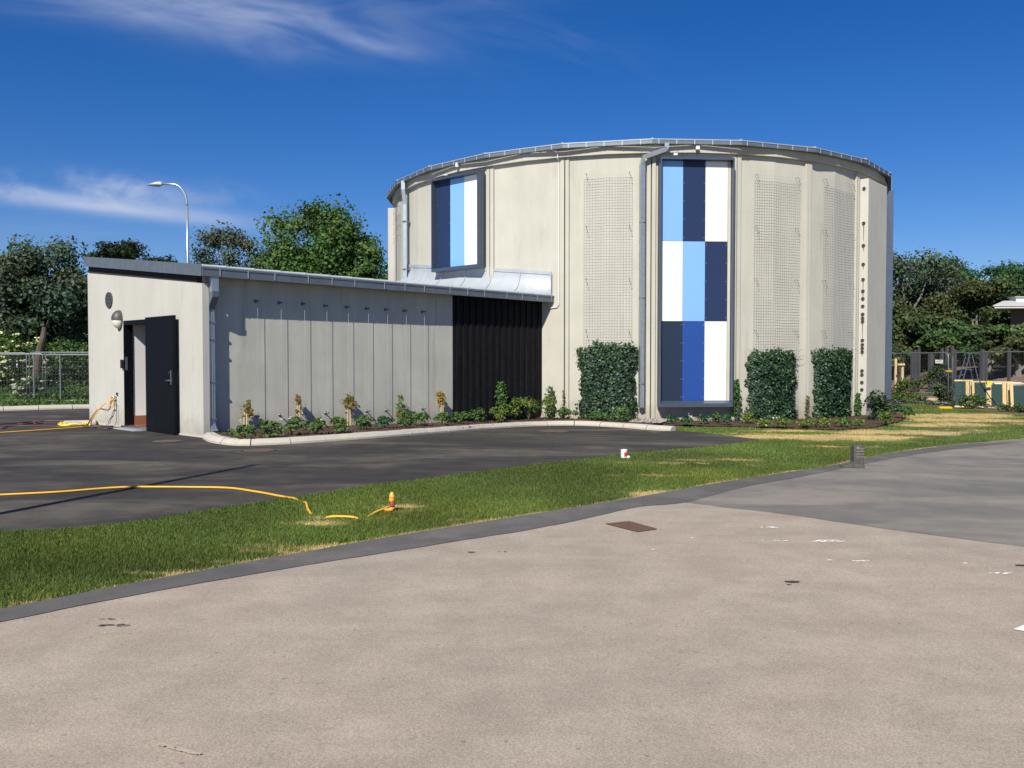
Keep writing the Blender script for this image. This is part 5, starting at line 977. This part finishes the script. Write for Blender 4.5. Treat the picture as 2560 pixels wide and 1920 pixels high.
# ------------------------------------------------------------------ covers and marks on the ground
c4 = [G(1515, 1312), G(1573, 1306), G(1642, 1325), G(1594, 1332)]
rt = empty('drain_cover', (sum((c for c in c4), Vector()))/4, label='rusty rectangular cover plate set in the old road'); rt['category'] = 'drain cover'
lc = [c-rt.location for c in c4]
RC = mat('rusty_plate', (.15, .085, .055), .85, var=.25, scale=25, bump=.6, bscale=90, fine=.2, fscale=150)
MB().prism([v+Vector((0, 0, .006)) for v in lc], (0, 0, .008)).obj('plate', RC, rt)
q = MB()
for i in range(1, 12):
    for j in range(1, 9):
        u, v = i/12, j/9; p = lc[0].lerp(lc[1], u).lerp(lc[3].lerp(lc[2], u), v)+Vector((0, 0, .014)); a = R_(45 if (i+j) % 2 else -45)
        d = Vector((math.cos(a), math.sin(a), 0))*.014; e = Vector((-d.y, d.x, 0))*.3; q.prism([p-d-e, p+d-e, p+d+e, p-d+e], (0, 0, .004))
q.obj('tread_pattern', RC, rt, kind='stuff')
q = MB()
for a, b in zip(lc, lc[1:]+lc[:1]):
    e = (b-a).normalized(); nn = Vector((e.y, -e.x, 0))*.012; q.prism([a+Vector((0, 0, .006)), b+Vector((0, 0, .006)), b+nn+Vector((0, 0, .006)), a+nn+Vector((0, 0, .006))], (0, 0, .004))
q.obj('joint', BLACK2, rt)
for (px, py, rx, lab) in ((417, 1103, .26, 'round rusty manhole cover before the open door'), (648, 1126, .27, 'round rusty manhole cover beside the curved kerb'), (1382, 1078, .38, 'round rusty manhole cover near the kerb below the ivy')):
    p = G(px, py, .006); rt = MB().lathe([(rx, 0), (rx, .004), (rx-.02, .007)], 28).obj('manhole_cover', mat('manhole_rust_%d' % px, (.11, .075, .055), .9, var=.3, scale=15, bump=.5, bscale=60), None); rt.location = p; tag(rt, lab, 'manhole cover', 'round manhole covers in the yard')
    MB().lathe([(rx+.03, 0), (rx+.03, .002), (rx+.002, .0025)], 28).obj('rim', BLACK2, rt)
# splashes of white paint and tar on the road
def blot(name, px, py, w, h, m, label, seed, cat='stain', n=1, kind=None):
    r = np.random.default_rng(seed); q = MB(); c = G(px, py, .010)
    for _ in range(n):
        ox = 0 if n == 1 else r.uniform(-1, 1)*w; oy = 0 if n == 1 else r.uniform(-1, 1)*h; s = 1 if n == 1 else r.uniform(.08, .26); k = 14; rs = [.75+.4*r.random() for _ in range(k)]
        q.prism([(ox+w*s*rs[i]*math.cos(2*math.pi*i/k), oy+h*s*rs[i]*math.sin(2*math.pi*i/k), 0) for i in range(k)], (0, 0, .002))
    o = q.obj(name, m, None); o.location = c; return tag(o, label, cat)
WP = mat('road_paint', (.78, .76, .70), .8); TAR = mat('tar', (.055, .043, .04), .8, var=.2)
blot('tar_blot', 1980, 1454, .052, .022, TAR, 'dark oval tar spot on the old road right of the middle', 1); blot('tar_blot', 1972, 1461, .02, .006, TAR, 'tiny dark tar fleck just under the oval tar spot', 2)
blot('tar_blot', 283, 1563, .085, .018, TAR, 'ragged dark tar smear on the old road at lower left', 3, n=16); blot('tar_blot', 278, 1548, .07, .012, TAR, 'thin dark smear just above the ragged tar smear', 33, n=7)
blot('tar_blot', 1178, 1380, .03, .010, TAR, 'small dark smudge on the road below the strip', 4); blot('tar_blot', 1255, 1379, .04, .012, TAR, 'second small dark smudge on the road below the strip', 5, n=5); blot('tar_blot', 2554, 1413, .05, .018, TAR, 'dark tar spot at the right picture edge', 6)
for i, (px, py, w, h, n, lab) in enumerate(((1920, 1318, .09, .02, 10, 'white paint flecks left of the middle row on the right side of the road'), (2070, 1352, .13, .03, 22, 'largest scatter of white paint flecks on the road'), (1905, 1350, .02, .010, 2, 'pair of white paint flecks below the first row'), (1955, 1351, .07, .01, 6, 'short line of white paint flecks beside the pair'),
    (2075, 1400, .02, .01, 1, 'single white paint drop below the largest scatter'), (2155, 1402, .08, .014, 9, 'broken white paint dash right of the single drop'), (2413, 1408, .018, .008, 1, 'lone white paint drop on the far right of the road'), (2500, 1433, .10, .018, 9, 'row of white paint flecks near the right picture edge'), (1632, 1374, .012, .006, 1, 'tiny white drop below the rusty plate'), (1730, 1344, .012, .006, 1, 'tiny white drop right of the rusty plate'))):
    blot('paint_fleck', px, py, w, h, WP, lab, 50+i, 'paint mark', n)
q = MB(); pts = [G(2535, 1573, .010), G(2556, 1564, .010), G(2600, 1552, .010), G(2620, 1575, .010), G(2570, 1579, .010)]; o = q.prism(pts, (0, 0, .002)).obj('road_marking', WP, None); tag(o, 'worn end of a white road marking at the right picture edge', 'road marking')
def ribbon(name, pts, w, m, label, cat, lines=1, gap=.05, seed=0):
    r = np.random.default_rng(seed); P = smooth([G(*p).xy for p in pts], 8); q = MB()
    for k in range(lines):
        o = (k-(lines-1)/2)*gap; pr = None
        for i in range(len(P)-1):
            e = (P[i+1]-P[i]).normalized(); n_ = Vector((-e.y, e.x)); ww = w*r.uniform(.5, 1.1)
            if r.random() < .12: continue
            a = P[i]+n_*o; b = P[i+1]+n_*o; z = gh(a.x, a.y)+.0115; q.prism([(a.x-n_.x*ww, a.y-n_.y*ww, z), (b.x-n_.x*ww, b.y-n_.y*ww, z), (b.x+n_.x*ww, b.y+n_.y*ww, z), (a.x+n_.x*ww, a.y+n_.y*ww, z)], (0, 0, .0008))
    return tag(q.obj(name, m, None, kind='stuff'), label)
TY = mat('tyre_rub', (.160, .149, .133), .85, var=.2, scale=20); PS = mat('pale_wear', (.43, .365, .285), .9, var=.1); YS = mat('yard_dust', (.085, .076, .062), .9, var=.3, scale=10)
ribbon('wear_line', [(395, 1866), (440, 1878), (500, 1893)], .006, PS, 'pale scrape in the old road at the bottom left', 'mark', 2, .01, 3)
ribbon('dust_line', [(1650, 1098), (1450, 1095), (1380, 1090), (1372, 1084), (1400, 1080), (1480, 1079), (1560, 1082)], .02, YS, 'pale looping dust line on the yard below the ivy', 'mark', 1, .01, 5)
ribbon('dust_line', [(430, 1118), (520, 1126), (600, 1136)], .02, YS, 'pale curved dust line on the yard before the door', 'mark', 1, .01, 6)
# ------------------------------------------------------------------ garden works beyond the right fence
def zs(name, pts, z, m, cell=2): o = MB().prism([(p[0], p[1], z-.25) for p in pts], (0, 0, .25)).obj(name, m, None, kind='structure'); return o
gp_ = lambda px, py: G(px, py).xy
zs('garden_soil', [gp_(2100, 1003), gp_(2378, 1020), gp_(2700, 1052), (40, 60), (16, 62), gp_(2150, 985)], -.185, SOIL if False else mat('dry_soil', (.13, .09, .065), 1, var=.25, scale=4, fine=.3, fscale=30))
zs('red_gravel_path', [gp_(2200, 993), gp_(2356, 998), gp_(2385, 972), gp_(2380, 962), (28, 66), (18, 66), gp_(2230, 970)], -.17, REDG)
zs('garden_turf', [gp_(2240, 991), gp_(2340, 992), gp_(2340, 985), gp_(2250, 982)], -.15, mat('garden_green', (.05, .10, .02), 1, var=.3, scale=5))
q = MB(); V = []; Fs = []; nx, ny = 26, 12
for i in range(nx+1):
    for j in range(ny+1):
        x = 24+34*i/nx; y = 42+30*j/ny; t = min(1, max(0, (y-44)/8)); t = t*t*(3-2*t); tx = min(1, max(0, (x-24.5)/4)); V.append((x, y, -.25+1.35*t*tx+.08*mnoise.noise(Vector((x*.5, y*.5, 0)))))
for i in range(nx):
    for j in range(ny): Fs.append((i*(ny+1)+j, (i+1)*(ny+1)+j, (i+1)*(ny+1)+j+1, i*(ny+1)+j+1))
q.add(V, Fs).obj('soil_bank', MOUND, None, smooth=True, kind='structure')
for i, (a, b) in enumerate((((2222, 998), (2300, 1001)), ((2303, 1001), (2352, 1003)))):
    p, q_ = G(*a), G(*b); d = q_-p; o = MB().box(0, d.length, -.06, .06, 0, .13).obj('sleeper', TIMBS, None, bevel=.01); o.location = p; o.rotation_euler = (0, 0, math.atan2(d.y, d.x)); tag(o, ('left' if i == 0 else 'right')+' pale timber sleeper edging the red path', 'sleeper', 'timber sleepers')
posts = [(2280, 878, 953, 5), (2288, 875, 961, 5), (2297, 872, 968, 6), (2327, 882, 950, 9), (2355, 871, 960, 6), (2367, 868, 958, 6), (2381, 864, 968, 6), (2388, 873, 960, 5), (2456, 873, 952, 8), (2465, 880, 951, 6), (2523, 874, 952, 6), (2249, 884, 950, 4), (2258, 884, 950, 4)]
names = ['third post of the left cluster', 'middle post of the left cluster by the bench', 'nearest and tallest post left of the bench', 'broad post behind the bench', 'first post of the trio behind the left fence panel', 'middle post of the trio behind the left fence panel', 'tallest post, at the fence joint', 'short post just right of the tallest one', 'thicker post of the pair right of the stepladder', 'thinner post of the pair right of the stepladder', 'single post near the right picture edge', 'thin post close to the round building', 'second thin post from the round building']
for (px, pt, pb_, w), lab in zip(posts, names):
    y = (1.75)*F/(pb_-900); y = min(y, 46.0); b = D(px, 900, y); h = hgt(pt, y)+.2; w_ = w/F*y; o = MB().box(-w_/2, w_/2, -w_/2, w_/2, 0, h-.06).box(-w_*.35, w_*.35, -w_*.35, w_*.35, h-.06, h).obj('timber_post', POST, None); o.location = (b.x, y, -.2); o.rotation_euler = (0, 0, .3); tag(o, 'dark grey '+lab, 'post', 'grey timber posts in the garden')
# bench with table-like back
bb = D(2332, 900, 50); rt = empty('bench', (bb.x, 50, -.2), R_(-20), label='dark slatted garden bench beyond the right fence'); rt['category'] = 'bench'
for i in range(6): MB().box(-.8, .8, .28, .31, .42+i*.085, .42+i*.085+.06).obj('back_slat', BLACK2, rt)
for i in range(4): MB().box(-.8, .8, -.2+i*.12, -.2+i*.12+.09, .40, .43).obj('seat_slat', BLACK2, rt)
for x in (-.75, .72):
    MB().box(x, x+.05, -.2, -.15, 0, .42).obj('leg', BLACK2, rt); MB().box(x, x+.05, .25, .30, 0, .95).obj('leg', BLACK2, rt); MB().box(x, x+.05, -.2, .28, .60, .64).obj('armrest', BLACK2, rt)
bb = D(2385, 900, 43); o = MB().box(-.75, .75, -.3, .3, 0, .80).obj('planter_box', mat('slate_box', (.05, .055, .065), .8, var=.1), None, bevel=.02); o.location = (bb.x+.3, 43, -.2); tag(o, 'dark grey box standing behind the stepladder', 'box')
bb = D(2405, 900, 44); o = MB().tube([(-.62, 0, 0), (.62, 0, .0)], .11, 12).obj('roll', WHITEP, None, smooth=True); o.location = (bb.x+.05, 40, .42); tag(o, 'white roll lying on top of the timber-framed boards', 'roll')
# stepladder
y = 42; lb_ = D(2424, 900, y); rt = empty('stepladder', (lb_.x, y, -.2), R_(10), label='aluminium stepladder behind the joint of the right fence'); rt['category'] = 'ladder'; rt.scale = (.72, .8, 1); H = hgt(884, y)+.2
for s in (-.22, .22):
    MB().tube([(-.95, s, 0), (-.12, s*.7, H)], .03, 4).obj('rail', ZINC, rt); MB().tube([(.75, s*1.3, 0), (.02, s*.8, H-.05)], .026, 4).obj('rear_leg', ZINC, rt)
for i in range(1, 8): t = i/8; MB().box(-.95+.83*t-.05, -.95+.83*t+.05, -.2, .2, H*t, H*t+.025).obj('step', ZINC, rt)
MB().box(-.3, .55, -.17, .17, H, H+.035).obj('top_platform', ZINC, rt); MB().tube([(-.4, 0, H*.62), (.25, 0, H*.62)], .02, 4).obj('spreader', ZINC, rt)
# young tree with stakes, shrubs inside the fence
def stake_pair(px, py, top, w, lab, y):
    b = D(px, 900, y); o = MB().box(-w/2, w/2, -w/2, w/2, 0, hgt(top, y)+.2).obj('tree_stake', TIMB, None, bevel=.005); o.location = (b.x, y, -.2); tag(o, lab, 'stake', 'pale timber tree stakes')
stake_pair(2239, 0, 896, .09, 'left and tallest pale tree stake beside the round building', 37); stake_pair(2256, 0, 909, .09, 'right pale tree stake with cross piece', 36.5)
b = D(2253, 911, 36.4); o = MB().box(-.15, .15, -.02, .02, -.04, .04).obj('cross_board', TIMB, None); o.location = b; tag(o, 'short pale cross board nailed to the right tree stake', 'board')
tree('young_tree', TB(2244, 37.5), hgt(812, 37.5)+.2, .55, .35, 12, 1400, .12, [(.08, .12, .04), (.10, .11, .05)], 'slim young tree tied to stakes beside the round building', .03, seed=70, limbs=5, lob=(.3, .5), shape=.5)
bush('garden_shrub', 2256, 34.5, .95, hgt(948, 34.5)+.25, 3600, .085, [(.06, .10, .02), (.08, .12, .03), (.10, .12, .03)], 'rounded green shrub right behind the fence beside the round building', 71, z=-.2)
bush('garden_shrub', 2352, 33, .55, hgt(908, 33)+.25, 3000, .085, OLV+DK, 'tall loose shrub behind the white-stickered fence panel', 72, z=-.2)
bush('garden_shrub', 2436, 30.5, .5, hgt(990, 30.5)+.25, 900, .08, MG, 'low shrub before the left green board', 73, z=-.2)
bush('garden_shrub', 2545, 28.5, .6, hgt(1006, 28.5)+.25, 900, .08, MG+OLV, 'low shrub before the right green boards', 74, z=-.2)
n = 2600; x = rng.uniform(13.5, 24, n); y = rng.uniform(30, 36, n); C = np.stack([x, y, -.2+.14*rng.random(n)+.1*vnoise(x, y, 1.5, 3)], 1); k = (vnoise(x, y, 1.2, 7) > .5) & (y > 25.5+.0*x) & (y-30 > -(x-17.0)*1.5); leaves('garden_weeds', C[k], rng.normal(0, .5, (k.sum(), 3))+[0, -.5, .5], .09, pal(int(k.sum()), MG), LEAF, None, kind='stuff', label='low green plants along the foot of the right fence')
# green boards in pale timber frames, leaning in a row
def board(px0, px1, top, bot, y, lab, lean, stiles, sx=.12):
    x0 = D(px0, 900, y).x; x1 = D(px1, 900, y).x; zb = -.2; h = hgt(top, y)-zb; rt = empty('framed_board', (x0, y, zb), R_(-8), label=lab, group='green boards in pale timber frames'); rt['category'] = 'framed board'; w = x1-x0
    M = Matrix.Shear('XZ', 4, (lean, 0)) if False else Matrix.Rotation(R_(-12), 4, 'X') @ Matrix(((1, 0, lean, 0), (0, 1, 0, 0), (0, 0, 1, 0), (0, 0, 0, 1)))
    MB().box(.02, w-.02, .02, .04, .05, h-.04, 0, M).obj('green_sheet', GREENB, rt)
    for a, b_ in stiles: MB().box(a*w, b_*w, -.03, .018, 0, h+.0, 0, M).obj('stile', TIMB, rt)
    MB().box(0, w, -.02, .019, h, h+.05, 0, M).obj('top_rail', TIMB, rt); MB().box(0, w, -.02, .019, -.0, .07, 0, M).obj('bottom_rail', TIMB, rt); return rt
board(2388, 2432, 952, 1008, 31.5, 'green framed board directly right of the fence joint', .05, ((.60, .78), (.82, 1.0)))
board(2434, 2480, 955, 1010, 31.2, 'second green framed board with yellow tag from the fence joint', .03, ((-.02, .10), (.70, .96)))
board(2481, 2530, 956, 1012, 31.0, 'third green framed board from the fence joint', .05, ((.52, .70), (.74, 1.0)))
board(2532, 2590, 960, 1014, 30.6, 'green framed board cut by the right picture edge', .04, ((-.06, .06), (.62, .78)))
p = D(2472, 957, 31.0); o = MB().box(-.12, .12, -.01, .01, -.07, .05).obj('yellow_tag', mat('tag_yellow', (.80, .65, .02), .5), None); o.location = p; tag(o, 'bright yellow tag on the second green framed board', 'tag')
# pale roof pavilion in the wood
y = 54; x0 = D(2480, 900, y).x; rt = empty('pavilion', (x0, y, 0), R_(-6), label='building with pale low-pitched roof at the right picture edge among trees'); rt['category'] = 'building'
ze = hgt(766, y); q = MB(); q.prism([(0, 0, ze), (1.5, 2.0, ze+.42), (14, 2.0, ze+.42), (14, 0, ze)], (0, .0, .05)); q.prism([(1.5, 2.0, ze+.42), (1.9, 2.7, ze+.42), (14, 2.7, ze+.42), (14, 2.0, ze+.42)], (0, 0, .05)); q.obj('roof', mat('cream_roof', (.50, .49, .45), .7), rt)  # roof covering in its own even cream colour
MB().prism([(.12, .05, ze-.12), (14, .05, ze-.12), (14, 2.6, ze-.12), (1.9, 2.6, ze-.12)], (0, 0, .09)).obj('eaves', OFFW, rt); MB().prism([(1.6, 1.2, -.5), (14, 1.2, -.5), (14, 2.5, -.5), (2.4, 2.5, -.5)], (0, 0, ze+.36)).obj('wall', mat('dark_boarding', (.10, .075, .06), .9), rt)  # wall boards in one even dark brown
MB().box(2.1, 14, 1.6, 2.5, ze+.30, ze+.66).obj('skylight', ROOFG, rt); MB().box(2.0, 14, 1.5, 2.6, ze+.66, ze+.71).obj('skylight_roof', ZINCL, rt)
